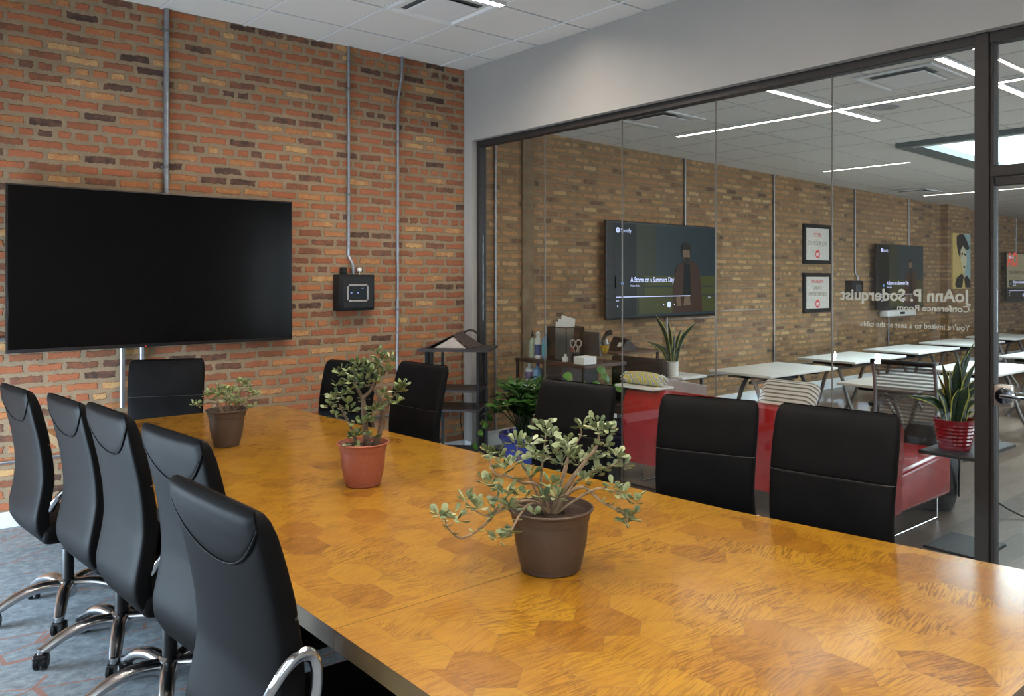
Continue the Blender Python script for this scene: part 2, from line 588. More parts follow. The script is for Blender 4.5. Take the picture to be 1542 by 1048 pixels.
# brick pilasters on the office wall
for x0, x1, d in ((10.42, 11.35, 0.13),):
    g = G(); g.box((x0, -d, 0), (x1, 0.0, zc(x0))); struct('wall_pilaster', g, M['brick_office'])
g = G(); g.box((0.70, -0.03, 0), (0.84, 0.0, zc(0.8))); struct('wall_pilaster_patch', g, plain('grey_brown_parged_mortar', rgb(116, 98, 76), 0.9, var=0.2, scale=5, bump=0.5))

# glass-side wall: pier, header, soffit
g = G()
g.box((0, -0.126, 0), (0.14, 0, H1))
g.box((0, -5.62, 2.93), (0.14, -0.126, H1))
g.box((0, YF, 0), (0.14, -5.62, H1))
struct('wall_right', g, M['paint'])
# left wall with three window openings, wall behind the camera
WIN = [(-3.1, -4.9), (-5.2, -6.9), (-7.2, -8.8)]
g = G()
OPEN = [(-.35, -2.15, .06, .70)] + [(a, b, .12, 2.25) for a, b in WIN]
ys = [0.0] + [q for w in OPEN for q in w[:2]] + [YF]
for a, b in zip(ys[0::2], ys[1::2]):
    g.box((XL - .2, b, 0), (XL, a, H1))
for a, b, z0_, z1_ in OPEN:
    g.box((XL - .2, b, 0), (XL, a, z0_)); g.box((XL - .2, b, z1_), (XL, a, H1))
struct('wall_left', g, M['paint_white'])
for i, (a, b, z0_, z1_) in enumerate(OPEN):
    g = G()
    zm = (z0_ + z1_) / 2
    bars = [((XL - .12, b, z0_), (XL - .06, b + .06, z1_)), ((XL - .12, a - .06, z0_), (XL - .06, a, z1_)), ((XL - .12, b, z0_), (XL - .06, a, z0_ + .06)), ((XL - .12, b, z1_ - .06), (XL - .06, a, z1_))]
    if z1_ > 1:
        bars.append(((XL - .11, b, zm - .025), (XL - .07, a, zm + .025)))
    for lo, hi in bars:
        g.box(lo, hi)
    w = struct('window_%d' % (i + 2), g, M['bronze'])
    g = G(); g.box((XL - .095, b + .05, z0_ + .05), (XL - .085, a - .05, z1_ - .05)); g.done('pane', M['clear'], w)
g = G(); g.box((XL - .2, YF - .2, 0), (0.07, YF, H1)); struct('wall_front', g, M['paint_white'])
# office far side walls with window openings
g = G(); g.box((XR, YF, 0), (XR + .2, 0.3, H1)); struct('wall_office_end', g, M['paint_white'])
g = G()
OW = [(1.5, 4.5), (5.5, 8.5), (9.5, 12.5)]
xs = [0.14] + [q for w in OW for q in w] + [XR]
for a, b in zip(xs[0::2], xs[1::2]):
    g.box((a, YF - .2, 0), (b, YF, H1))
for a, b in OW:
    g.box((a, YF - .2, 0), (b, YF, .6)); g.box((a, YF - .2, 2.7), (b, YF, H1))
struct('wall_office_front', g, M['paint_white'])

# conference ceiling: tiles plus a metal grid standing a little proud
A0, B0 = 0.2698, 0.4721
LED = [(-1.7 + -0.0, )]
g = G()
g.box((XL - .2, YF - .2, H1 + .004), (0.14, 0.3, H1 + .2))
g.mi = 1
i = 0
while -A0 - i * T > XL:
    x = -A0 - i * T
    g.box((x - .009, YF, H1 - .004), (x + .009, 0, H1 + .01)); i += 1
j = 0
while -B0 - j * T > YF:
    y = -B0 - j * T
    g.box((XL, y - .009, H1 - .005), (0, y + .009, H1 + .01)); j += 1
g.mi = 2
i = 0
while -A0 - i * T > XL:
    x = -A0 - i * T
    g.box((x - .013, YF, H1 + .0005), (x + .013, 0, H1 + .0035)); i += 1
j = 0
while -B0 - j * T > YF:
    y = -B0 - j * T
    g.box((XL, y - .013, H1 + .0005), (0, y + .013, H1 + .0035)); j += 1
struct('ceiling', g, [M['tile'], M['tbar'], M['tgap']], smooth=False)

# open office ceiling with a skylight opening
SK = (4.15, 6.9, -5.3, -2.45)
g = G()
def slab(x0, x1, y0, y1, t=.12):
    g.hexa([(x0, y0, zc(x0)), (x1, y0, zc(x1)), (x1, y1, zc(x1)), (x0, y1, zc(x0)), (x0, y0, zc(x0) + t), (x1, y0, zc(x1) + t), (x1, y1, zc(x1) + t), (x0, y1, zc(x0) + t)])
e_ = .03
slab(0.14, SK[0] - e_, YF, 0); slab(SK[1] + e_, XR, YF, 0); slab(SK[0] - e_, SK[1] + e_, YF, SK[2] - e_); slab(SK[0] - e_, SK[1] + e_, SK[3] + e_, 0)
g.mi = 1
x = 0.75
while x < XR:
    if not SK[0] - .05 < x < SK[1] + .05:
        g.box((x - .009, YF, zc(x) - .0012), (x + .009, 0, zc(x) + .01))
    x += T * 1.0
y = -0.35
while y > YF:
    for x0, x1 in (((0.14, SK[0]), (SK[1], XR)) if SK[2] < y < SK[3] else ((0.14, XR),)):
        g.hexa([(x0, y - .008, zc(x0) - .0012), (x1, y - .008, zc(x1) - .0012), (x1, y + .008, zc(x1) - .0012), (x0, y + .008, zc(x0) - .0012),
                (x0, y - .008, zc(x0) + .01), (x1, y - .008, zc(x1) + .01), (x1, y + .008, zc(x1) + .01), (x0, y + .008, zc(x0) + .01)])
    y -= T
struct('ceiling_office', g, [M['tile'], M['tgap']], smooth=False)
# skylight shaft, frame and pane
g = G()
zs = zc(SK[0])
for lo, hi in (((SK[0] - .05, SK[2], zs - .05), (SK[0], SK[3], 4.6)), ((SK[1], SK[2], zs - .05), (SK[1] + .05, SK[3], 4.6)),
               ((SK[0] - .05, SK[2] - .05, zs - .05), (SK[1] + .05, SK[2], 4.6)), ((SK[0] - .05, SK[3], zs - .05), (SK[1] + .05, SK[3] + .05, 4.6))):
    g.box(lo, hi)
sky = struct('window_skylight', g, plain('white_shaft_paint', rgb(236, 240, 240), .7, var=.01))
g = G()
f = .2
zf = zc(SK[1]) - .02
for x0, x1, y0, y1 in ((SK[0] - .12, SK[0] + .02, SK[2] - f, SK[3] + f), (SK[1] - .02, SK[1] + .15, SK[2] - f, SK[3] + f), (SK[0], SK[1], SK[2] - f, SK[2]), (SK[0], SK[1], SK[3] - .03, SK[3] + f)):
    g.hexa([(x0, y0, zc(x0) - .05), (x1, y0, zc(x1) - .05), (x1, y1, zc(x1) - .05), (x0, y1, zc(x0) - .05),
            (x0, y0, zc(x0) + .02), (x1, y0, zc(x1) + .02), (x1, y1, zc(x1) + .02), (x0, y1, zc(x0) + .02)])
g.done('window_frame', plain('grey_skylight_frame', rgb(96, 104, 106), 0.5), sky)
g = G(); g.box((SK[0], SK[2], 4.5), (SK[1], SK[3], 4.51)); g.done('pane', M['clear'], sky)

# baseboards
g = G(); g.box((XL, -.018, 0), (0, 0, .105), .004, 1); struct('baseboard_back', g, M['trim_white'])
g = G(); g.box((0.14, -.018, 0), (XR, 0, .15), .004, 1); struct('baseboard_office', g, M['trim_white'])
g = G(); g.box((-.012, -.126, 0), (0, -.018, .105), .003, 1); struct('baseboard_right', g, M['trim_white'])

# glazed partition: bronze frame, five butt-jointed panes, thin joints
g = G()
g.box((.055, -.170, 0), (.135, -.126, 2.93), .003, 1)
g.box((.055, -4.61, 2.875), (.135, -.170, 2.93), .003, 1)
g.box((.055, -4.61, 0), (.135, -.170, .05), .003, 1)
g.box((.045, -4.672, 0), (.145, -4.598, 2.93), .004, 1)
win = struct('window_1', g, M['bronze'])
SEAM = [-.170, -1.060, -1.975, -2.868, -3.750, -4.600]
for a, b in zip(SEAM[:-1], SEAM[1:]):
    g = G(); g.box((.089, b + .002, .05), (.101, a - .002, 2.876)); g.done('pane', M['glass'], win)
g = G()
for s in SEAM[1:-1]:
    g.box((.0885, s - .0022, .05), (.1015, s + .0022, 2.876))
g.done('glass_joint', plain('dark_silicone_joint', rgb(92, 84, 74), 0.3), win)

# glass door right of the post
g = G()
g.box((.055, -5.62, 2.87), (.135, -4.672, 2.93), .003, 1)
g.box((.055, -5.62, 2.165), (.135, -4.672, 2.222), .003, 1)
g.box((.055, -5.62, 0), (.135, -5.56, 2.93), .003, 1)
g.box((.06, -4.690, 0), (.13, -4.672, 2.93), .002, 1)
door = struct('door_1', g, M['bronze'])
g = G(); g.box((.089, -5.56, 2.222), (.101, -4.69, 2.87)); g.done('transom_pane', M['glass'], door)
g = G(); g.box((.089, -5.555, .015), (.101, -4.695, 2.12)); g.done('door_pane', M['glass'], door)
g = G(); g.box((.07, -5.56, 2.118), (.12, -4.692, 2.158), .003, 1); g.done('door_top_rail', M['bronze'], door)
# lever lock: plate, round rose, flat lever on both faces
g = G(); g.box((.040, -4.782, .962), (.089, -4.696, 1.078), .008, 3)
lk = g.done('lock_plate', plain('satin_nickel', rgb(190, 176, 164), 0.28, metal=0.85, var=0.03), door)
lk['label'] = 'satin nickel lock plate'
g = G()
g.lathe([(.0, 0), (.046, 0), (.046, .012), (.040, .022), (.0, .024)], (.040, -4.752, 1.022), 28, mat=Matrix.Rotation(-PI / 2, 4, 'Y'))
g.done('rose', M['chrome'], lk)
for sx, nm in ((-1, 'lever'), (1, 'lever')):
    g = G()
    x = .016 if sx < 0 else .125
    g.tube([(.05 if sx < 0 else .1, -4.752, 1.024), (x - .02 * (sx < 0), -4.752, 1.024)], .011, 12)
    x2 = x - .02 * (sx < 0) + (.02 if sx > 0 else 0)
    g.box((x2 - .007, -4.90, 1.015), (x2 + .007, -4.742, 1.034), .003, 2)
    g.done(nm, M['chrome'], lk)

# lettering on the glass, read from the office side
def glass_text(name, body, z, size, y0, bold, sq, label):
    me = text_mesh(body, size, 0.0006, bold, 'LEFT', 1.0, sq)
    # text x runs toward +Y when seen from the office (+X side), so inside it is mirrored
    me.transform(Matrix(((0, 0, 1, .1025), (1, 0, 0, y0), (0, 1, 0, z), (0, 0, 0, 1))))
    me.materials.clear(); me.materials.append(M['vinyl'])
    o = bpy.data.objects.new(name, me); COL.objects.link(o)
    return tag(o, label, 'lettering', 'lettering on the glass partition')
glass_text('glass_lettering', 'JoAnn P. Soderquist', 1.5035, .096, -4.55, .0026, 0.965, 'largest bold white name lettering mirrored on the glass partition')
glass_text('glass_lettering', 'Conference Room', 1.448, .0475, -4.555, .0012, 1.13, 'mid-sized white words naming the room type, mirrored just under the name')
glass_text('glass_lettering', "You're invited to a seat at the table.", 1.3475, .0445, -4.555, .0005, .985, 'smallest white sentence about a seat, lowest mirrored line on the glass')

# ------------------------------------------------------------------ conference table
TZ, TH = 0.74, 0.052
def xr(y):   # right edge
    pts = [(-.78, -2.155), (-1.49, -2.113), (-2.55, -2.071), (-3.2, -2.02), (-3.96, -1.977), (-4.36, -1.944), (-4.7, -1.89), (-5.05, -1.845), (-5.45, -1.79), (-5.72, -1.75)]
    return float(np.interp(-y, [-a for a, b in pts], [b for a, b in pts]))
def xl(y):
    return -3.575 + (y + .78) * -.003
YS = [-.775, -2.02, -3.24, -4.455, -5.715]
tb = thing('conference_table', 'long amber wooden conference table with glossy hexagon parquet top', 'table', (-2.8, -3.2, 0))
OFF = Vector((2.8, 3.2, 0))
g = G()
tone = g.bm.loops.layers.float_color.new('tone')
def setc(f, c):
    if f is not None:
        for l in f.loops:
            l[tone] = c
def clip(poly, a, b):
    """keep the part of poly left of the line a->b (2D)"""
    out = []
    n = len(poly)
    def s(p):
        return (b[0] - a[0]) * (p[1] - a[1]) - (b[1] - a[1]) * (p[0] - a[0])
    for i in range(n):
        p, q = poly[i], poly[(i + 1) % n]
        sp, sq = s(p), s(q)
        if sp >= 0:
            out.append(p)
        if sp * sq < 0:
            t = sp / (sp - sq)
            out.append((p[0] + (q[0] - p[0]) * t, p[1] + (q[1] - p[1]) * t))
    return out
rnd = random.Random(3)
for k in range(4):
    ya, yb = YS[k] - .0012, YS[k + 1] + .0012
    quad = [(xl(yb), yb), (xr(yb), yb), (xr(ya), ya), (xl(ya), ya)]          # counter-clockwise
    # slab body
    g.mi = 1
    v = g.verts([(x, y, TZ - TH) for x, y in quad] + [(x, y, TZ - .0006) for x, y in quad])
    for q in ((3, 2, 1, 0), (0, 1, 5, 4), (1, 2, 6, 5), (2, 3, 7, 6), (3, 0, 4, 7)):
        setc(g.face([v[i] for i in q]), (.5, .5, .5, 1))
    g.mi = 2
    setc(g.face([v[4], v[5], v[6], v[7]]), (.5, .5, .5, 1))
    # border strips
    bl, bs = .062, .030
    inner = [(xl(yb) + bl, yb + bs), (xr(yb) - bl, yb + bs), (xr(ya) - bl, ya - bs), (xl(ya) + bl, ya - bs)]
    g.mi = 0
    for e in range(4):
        f2 = (e + 1) % 4
        strip = [quad[e], quad[f2], inner[f2], inner[e]]
        setc(g.poly([(x, y, TZ) for x, y in strip]), (rnd.uniform(.5, .72), .5, rnd.random(), 1))
    # hexagon blocks
    w, st, dy = .066, .115, .058
    row = 0
    y = yb - .2
    while y < ya + .2:
        x = -3.8 + (w if row % 2 else 0)
        while x < -1.5:
            e = .00045
            hexp = [(x - w + e, y - st / 2), (x, y - st / 2 - dy + e), (x + w - e, y - st / 2), (x + w - e, y + st / 2), (x, y + st / 2 + dy - e), (x - w + e, y + st / 2)]
            for a, b in zip(inner, inner[1:] + inner[:1]):
                if hexp:
                    hexp = clip(hexp, a, b)
            if len(hexp) >= 3:
                tn = rnd.choice([rnd.uniform(.12, .38), rnd.uniform(.42, .65), rnd.uniform(.5, .7), rnd.uniform(.55, .8)])
                setc(g.poly([(a, b, TZ) for a, b in hexp]), (tn, rnd.random(), rnd.random(), 1))
            x += 2 * w
        y += st + dy
        row += 1
for v in g.bm.verts:
    v.co += OFF
top = g.done('table_top', [M['parquet'], M['edge_wood'], M['under']], tb, smooth=False, attr=True)
# four black trestle legs under the panel joints
for yy in (-1.25, -2.45, -4.0, -5.2):
    g = G()
    z1 = TZ - TH
    g.box((-3.36 if yy < -5 else -3.2, yy - .05, 0), (-2.2, yy + .05, .06), .006, 1)
    g.box((-3.3, yy - .04, z1 - .05), (-2.3, yy + .04, z1), .006, 1)
    for xc in (-3.0, -2.55):
        g.box((xc - .05, yy - .035, .06), (xc + .05, yy + .035, z1 - .05), .006, 1)
    for v in g.bm.verts:
        v.co += OFF
    g.done('leg', M['black_metal'], tb)

# ------------------------------------------------------------------ executive chairs
PROF = np.array([  # z, centre x, half thickness, half width
    (.395, -.130, .016, .190), (.405, -.155, .026, .205), (.43, -.190, .034, .220), (.48, -.218, .037, .232), (.54, -.222, .036, .236),
    (.62, -.206, .034, .234), (.70, -.194, .033, .233), (.80, -.200, .032, .235), (.90, -.216, .031, .238), (1.00, -.240, .030, .239),
    (1.06, -.254, .028, .238), (1.095, -.263, .024, .234), (1.112, -.268, .017, .228), (1.120, -.270, .006, .220)])
PROF[:, 1] += .05
def pc(z, c):
    return float(np.interp(z, PROF[:, 0], PROF[:, c]))
def smooth_prof(z, c):
    return sum(pc(z + d, c) * w for d, w in ((-.03, .25), (0, .5), (.03, .25))) if .45 < z < 1.05 else pc(z, c)
def back_ring(z, n=44):
    cx, th, hw = smooth_prof(z, 1), pc(z, 2), pc(z, 3)
    ring = []
    groove = .005 * math.exp(-((z - .868) / .003) ** 2)
    puff = .006 * (1 - min(1, abs(z - .98) / .11) ** 4) + .005 * (1 - min(1, abs(z - .66) / .2) ** 2)
    for i in range(n):
        a = 2 * PI * i / n
        ca, sa = math.cos(a), math.sin(a)
        ex = abs(ca) ** .38 * (1 if ca >= 0 else -1)
        ey = abs(sa) ** .34 * (1 if sa >= 0 else -1)
        t = th
        if ca > 0:
            t = th - groove * min(1, ca * 3) + max(0, puff) * ca
        ring.append((cx + t * ex, hw * ey, z))
    return ring
def make_chair():
    t = thing('executive_chair', '', 'chair')
    zs = sorted(set([round(q, 4) for q in list(PROF[:, 0]) + list(np.linspace(.44, 1.10, 34)) + [.856, .861, .864, .868, .872, .875, .880]]))
    g = G()
    g.rings([back_ring(z) for z in zs])
    back = g.done('backrest', M['leather'], t, angle=60)
    g = G()
    rg = back_ring(.868, 60)
    pts = [Vector(p) + Vector((-.0005, 0, 0)) for p in rg if p[0] > pc(.868, 1) + .012]
    pts.sort(key=lambda v: v.y)
    g.tube(pts, .0028, 6)
    g.done('seam_piping', M['piping'], back)
    # folded leather flap over the top of the back, hanging in a curve behind
    g = G()
    nu, nv = 28, 12
    rows = []
    for i in range(nu + 1):
        u = -1 + 2 * i / nu
        col = []
        zlow = 1.085 - .125 * (1 - abs(u) ** 2.2) ** .8
        for j in range(nv + 1):
            z = zlow + (1.121 - zlow) * j / nv
            hw, th, cx = pc(z, 3), pc(z, 2), smooth_prof(z, 1)
            yy = u * (hw - .002)
            sx = (1 - min(1, abs(u) * .985) ** 6) ** .25
            col.append((cx - th * sx - .0045 * (1 if j else .4), yy, z + (.002 if j == nv else 0)))
        rows.append(col)
    vs = [g.verts(c) for c in rows]
    for a, b in zip(vs[:-1], vs[1:]):
        for j in range(nv):
            g.face([a[j], a[j + 1], b[j + 1], b[j]])
    edge = [Vector(c[0]) for c in rows]
    g.tube(edge, .0045, 6)
    g.done('back_flap', M['leather'], back, angle=70)
    g = G()
    g.box((-.17, -.245, .405), (.29, .245, .495), .035, 4)
    for v in g.bm.verts:                       # crown and waterfall front
        f2 = max(0, (v.co.x - .12) / .15)
        v.co.z -= .03 * f2 * f2
        if v.co.z > .45:
            v.co.z += .012 * (1 - (v.co.y / .245) ** 2)
    g.done('seat', M['leather'], t, angle=60)
    for s in (-1, 1):
        g = G()
        path = catmull([(-.135, s * .225, .565), (-.125, s * .262, .612), (-.095, s * .284, .652), (-.055, s * .290, .668), (-.018, s * .290, .658), (-.002, s * .288, .62),
                        (-.012, s * .282, .54), (-.03, s * .265, .46), (-.05, s * .235, .415), (-.06, s * .18, .402)], 5)
        g.tube(path, .017, 10, flat=.75)
        g.done('armrest', M['chrome'], t, angle=70)
    g = G()
    g.box((-.12, -.11, .375), (.12, .11, .41), .008, 2)
    g.tube([(.02, -.10, .385), (.02, -.23, .375)], .007, 8)
    g.done('tilt_mechanism', M['black_plastic'], t)
    g = G()
    g.lathe([(.0, .125), (.027, .125), (.027, .30), (.024, .31), (.0, .31)], n=20)
    gas = g.done('gas_cylinder', M['black_plastic'], t)
    g = G()
    g.lathe([(.0, .30), (.0145, .30), (.0145, .38), (.0, .38)], n=16)
    g.done('piston', M['chrome'], gas)
    g = G()
    g.lathe([(.0, .075), (.03, .075), (.038, .085), (.046, .12), (.044, .158), (.034, .168), (.0, .168)], n=24)
    g.done('hub', M['alu'], t)
    for k in range(5):
        a = 2 * PI * k / 5 + .55
        R = Matrix.Rotation(a, 4, 'Z')
        g = G()
        path = catmull([(.03, 0, .135), (.12, 0, .142), (.21, 0, .122), (.275, 0, .088), (.305, 0, .074)], 4)
        rad = [.033 - .011 * i / (len(path) - 1) for i in range(len(path))]
        g.tube(path, rad, 10, flat=.8)
        g.lathe([(.0, .058), (.017, .058), (.019, .068), (.017, .088), (.0, .093)], (.303, 0, 0), 14)
        bmesh.ops.transform(g.bm, matrix=R, verts=g.bm.verts)
        g.done('base_leg', M['alu'], t, angle=60)
        g = G()
        cast = Matrix.Rotation(.9 + k * 1.7, 4, 'Z')
        b2 = G()
        for s in (-1, 1):
            b2.lathe([(.0, -.011), (.027, -.011), (.033, -.006), (.033, .006), (.027, .011), (.0, .011)], (0, s * .016, .033), 20, mat=Matrix.Rotation(PI / 2, 4, 'X'))
        b2.box((-.030, -.029, .034), (.022, .029, .066), .011, 3)
        bmesh.ops.transform(b2.bm, matrix=Matrix.Translation((.305, 0, 0)) @ cast, verts=b2.bm.verts)
        bmesh.ops.transform(b2.bm, matrix=R, verts=b2.bm.verts)
        b2.done('caster', M['black_plastic'], t)
        g.bm.free()
    return t
chair0 = make_chair()
used = []
LG, RG, FG = 'executive chairs along the left side', 'executive chairs along the glass side', None
def place_chair(x, y, deg, zt, label, group, w=1.0):
    """x, y, zt: the middle of the top edge of the backrest"""
    o = chair0 if not used else copy_tree(chair0)
    used.append(o)
    a = math.radians(deg)
    o.location = (x + .222 * w * math.cos(a), y + .222 * w * math.sin(a), 0)
    o.rotation_euler = (0, 0, a)
    o.scale = (w, w, zt / 1.12)
    o['label'] = label
    if group:
        o['group'] = group
    return o
place_chair(-3.87, -1.82, 5, 1.12, 'black executive chair on the left side, farthest away and next to the brick wall', LG)
place_chair(-3.78, -2.43, 4, 1.125, 'black executive chair on the left side, second from the brick wall', LG)
place_chair(-3.756, -3.03, 3, 1.15, 'black executive chair in the middle of the left row, third from the brick wall', LG)
place_chair(-3.71, -3.64, 5, 1.145, 'black executive chair on the left side, partly hidden by the nearest chair', LG)
place_chair(-3.835, -4.37, 3, 1.117, 'nearest and largest black executive chair, its chrome arm touching the table edge', LG, 1.09)
for ch in [c for c in bpy.data.objects if c.parent is used[-1] and c.name.startswith('armrest') and c.data.vertices[0].co.y < 0]:
    ch.location = (-.115, 0, 0)          # its arms are set higher and further back
    ch.scale = (.677, .93, 1.2)
place_chair(-2.78, -.40, 246, 1.075, 'black executive chair at the far head of the table under the wall television', None)
place_chair(-1.79, -1.18, 198, 1.055, 'black executive chair half hidden by the jade plant in the terracotta pot', RG)
place_chair(-1.85, -2.19, 183, 1.12, 'black executive chair in front of the dark corner rack', RG)
place_chair(-1.685, -3.365, 188, 1.105, 'black executive chair in front of the blue planter and the console desk', RG)
place_chair(-1.42, -3.98, 199, 1.068, 'black executive chair in front of the red sofa, middle of the nearest right three', RG)
place_chair(-1.545, -4.70, 188, 1.115, 'black executive chair nearest the glass door, largest on the right side', RG, 1.03)

for c in used[5:]:                     # lower arms on the head chair and along the glass side
    for ch in [q_ for q_ in bpy.data.objects if q_.parent is c and q_.name.startswith('armrest')]:
        ch.scale = (1, .93, .88)
        ch.location = (0, 0, .03)

# ------------------------------------------------------------------ wall television and control box
def tv_body(t, x0, x1, z0, z1, yf, depth=.055, screen=None):
    g = G()
    g.box((x0, yf, z0), (x1, yf + depth * .45, z1), .004, 2)
    g.box((x0 + .25 * (x1 - x0), yf + depth * .4, z0 + .12), (x1 - .25 * (x1 - x0), yf + depth, z1 - .25), .012, 2)
    g.done('housing', M['bezel'], t)
    g = G()
    g.box((x0 + .010, yf - .0022, z0 + .022), (x1 - .010, yf + .002, z1 - .010), .001, 1)
    return g.done('screen', screen or M['tv_black'], t)
t = thing('wall_television', 'large switched-off black television on the brick wall behind the table head', 'television', (-2.7, -.1, 1.145))
def rel(g, o):
    for v in g.bm.verts:
        v.co -= o.location
_done = G.done
def done_rel(self, name, mats, parent=None, **kw):
    if parent is not None:
        p = parent
        off = Vector((0, 0, 0))
        while p is not None:
            off += p.location
            p = p.parent
        if off.length > 0 and not kw.pop('local', False):
            for v in self.bm.verts:
                v.co -= off
    else:
        kw.pop('local', None)
    return _done(self, name, mats, parent, **kw)
G.world = done_rel            # like done(), for geometry given in world coordinates

def tv(t, x0, x1, z0, z1, yf, screen):
    g = G()
    g.box((x0, yf, z0), (x1, yf + .028, z1), .004, 2)
    g.box((x0 + .25 * (x1 - x0), yf + .026, z0 + .12), (x1 - .25 * (x1 - x0), -.045, z1 - .25), .010, 2)
    g.world('housing', M['bezel'], t)
    g = G()
    g.box((x0 + .3 * (x1 - x0), -.047, z0 + .3), (x1 - .3 * (x1 - x0), 0.004, z1 - .35), .004, 1)
    g.world('wall_bracket', M['black_metal'], t)
    g = G()
    g.box((x0 + .010, yf - .0022, z0 + .024), (x1 - .010, yf + .002, z1 - .010), .001, 1)
    return g.world('screen', screen, t)
tv(t, -3.676, -1.750, 1.145, 2.250, -.10, M['tv_black'])
for x in (-2.975, -2.845):
    g = G(); g.tube([(x, -.03, .72), (x, -.03, 1.30)], .018, 12); g.world('mount_post', M['steel'], t)
g = G(); g.tube([(-2.838, -.101, 1.150), (-2.838, -.103, 1.150)], .004, 8); g.world('standby_light', emit('red_standby_led', (1, .05, .03, 1), .8), t)

# conduits on the bricks
CG = 'steel conduits on the brick walls'
def conduit(path, label, r=.0125, clips=(), cat='conduit'):
    o = thing('conduit', label, cat, path[0], 0, CG)
    g = G(); g.tube(path, r, 12); g.world('pipe', M['steel'], o)
    for c in clips:
        g = G()
        c = Vector(c)
        g.tube([c + Vector((0, 0, -.012)), c + Vector((0, 0, .012))], r + .004, 12)
        g.box((c.x - .032, -.006, c.z - .009), (c.x - .008, .004, c.z + .009), .002, 1)
        g.world('clip', M['steel_grey'], o)
    return o
conduit([(-2.675, -.018, H1), (-2.679, -.018, 2.0)], 'galvanised steel conduit rising from the wall television to the ceiling', .019, [(-2.677, -.018, 3.45), (-2.679, -.018, 2.45)])
conduit(catmull([(-1.214, -.016, H1), (-1.214, -.016, 2.6), (-1.214, -.016, 1.90), (-1.212, -.017, 1.82), (-1.192, -.05, 1.76), (-1.190, -.05, 1.675)], 4), 'thin steel conduit dropping from the ceiling to the small black control box', .0125, [(-1.214, -.016, 3.25), (-1.214, -.016, 2.35)])
conduit(catmull([(-.700, -.03, H1), (-.702, -.03, 3.45), (-.725, -.016, 3.25), (-.733, -.016, 3.05), (-.735, -.016, 1.8), (-.737, -.016, .44)], 4), 'steel conduit right of the control box, running down behind the chairs', .0125, [(-.735, -.016, 2.85), (-.736, -.016, 1.36)])
conduit([(-5.5, -.016, .43), (-.05, -.016, .43)], 'horizontal steel conduit low along the brick wall behind the chairs', .0125, [(-3.56, -.016, .43), (-2.4, -.016, .43)])
conduit([(-5.5, -.016, 1.235), (-3.4, -.016, 1.235)], 'short horizontal conduit entering the picture left of the wall television', .0125)

# control box
t = thing('control_box', 'small square black control box with grey framed touch panel on the brick wall', 'control box', (-1.19, 0, 1.363))
g = G(); g.box((-1.352, -.115, 1.363), (-1.022, .004, 1.668), .006, 2)
bx = g.world('body', M['black_plastic'], t)
g = G()
g.box((-1.315, -.119, 1.383), (-1.040, -.112, 1.648), .004, 1)
for x in (-1.26, -1.1):
    for z in (1.40, 1.632):
        g.lathe([(.0, 0), (.005, 0), (.004, .003), (.0, .003)], (x, -.119, z), 8, mat=Matrix.Rotation(PI / 2, 4, 'X'))
g.world('cover', M['black_metal'], t)
g = G()
X0, X1, Z0, Z1 = -1.285, -1.083, 1.437, 1.588
for lo, hi in (((X0, -.128, Z0), (X1, -.117, Z0 + .018)), ((X0, -.128, Z1 - .018), (X1, -.117, Z1)), ((X0, -.128, Z0), (X0 + .018, -.117, Z1)), ((X1 - .018, -.128, Z0), (X1, -.117, Z1))):
    g.box(lo, hi, .002, 1)
pf = g.world('panel_frame', M['grey_bezel'], t)
g = G(); g.box((X0 + .017, -.124, Z0 + .017), (X1 - .017, -.116, Z1 - .017)); sc_ = g.world('touch_screen', plain('dim_touch_screen', rgb(24, 26, 28), .3, emis=(.1, .14, .18, 1), estr=.03, spec=.08), t)
g = G()
g.box((-1.252, -.1252, 1.510), (-1.236, -.1238, 1.520)); g.box((-1.190, -.1252, 1.510), (-1.176, -.1238, 1.520)); g.box((-1.15, -.1252, 1.55), (-1.13, -.1238, 1.555))
g.world('screen_icons', plain('pale_blue_icons', rgb(90, 110, 160), .3, emis=(.25, .35, .7, 1), estr=.5), sc_)
g = G(); g.box((-1.307, -.075, 1.666), (-1.257, -.03, 1.730), .005, 2); g.world('sensor_block', M['black_plastic'], t)
g = G(); g.lathe([(.0, 1.690), (.014, 1.690), (.021, 1.698), (.021, 1.716), (.016, 1.726), (.0, 1.729)], (-1.135, -.06, 0), 20)
g.tube([(-1.135, -.06, 1.662), (-1.135, -.06, 1.692)], .005, 8)
o = g.world('beacon', M['white_ceramic'], t); o['label'] = 'white beacon'

# ------------------------------------------------------------------ ceiling fixtures
def diffuser(label, x0, y1, zf, s=T, grp='square air diffusers'):
    """plaque air diffuser in one ceiling module"""
    o = thing('air_diffuser', label, 'air diffuser', (x0 + s / 2, y1 - s / 2, zf), 0, grp)
    g = G()
    a, b = .012, .10
    def ring(d, z):
        return [(x0 + d, y1 - s + d, z), (x0 + s - d, y1 - s + d, z), (x0 + s - d, y1 - d, z), (x0 + d, y1 - d, z)]
    g.rings([ring(a, zf + .002), ring(a, zf - .012), ring(a + .02, zf - .012), ring(b, zf + .05)], True, False, False)
    g.world('frame', M['tbar'], o, smooth=False)
    g = G(); g.poly(ring(b - .01, zf + .045)); g.box((x0 + b - .01, y1 - s + b - .01, zf + .0002), (x0 + s - b + .01, y1 - b + .01, zf + .0008)); g.world('throat', M['vent_dark'], o)
    g = G(); g.box((x0 + .115, y1 - s + .115, zf - .022), (x0 + s - .115, y1 - .115, zf - .012), .004, 1); g.world('plaque', M['tbar'], o)
    return o
diffuser('white square air diffuser in the conference room ceiling beside the short light strip', -A0 - 2 * T, -B0 - T, H1)
diffuser('office ceiling air diffuser nearest the brick wall, left of the long light line', 1.0, -1.02, zc(1.3))
diffuser('square air diffuser in the office ceiling above the crossing light lines', 1.18, -3.28, zc(1.5))
diffuser('small distant air diffuser above the far light line in the office ceiling', 7.9, -.25, zc(8.5))

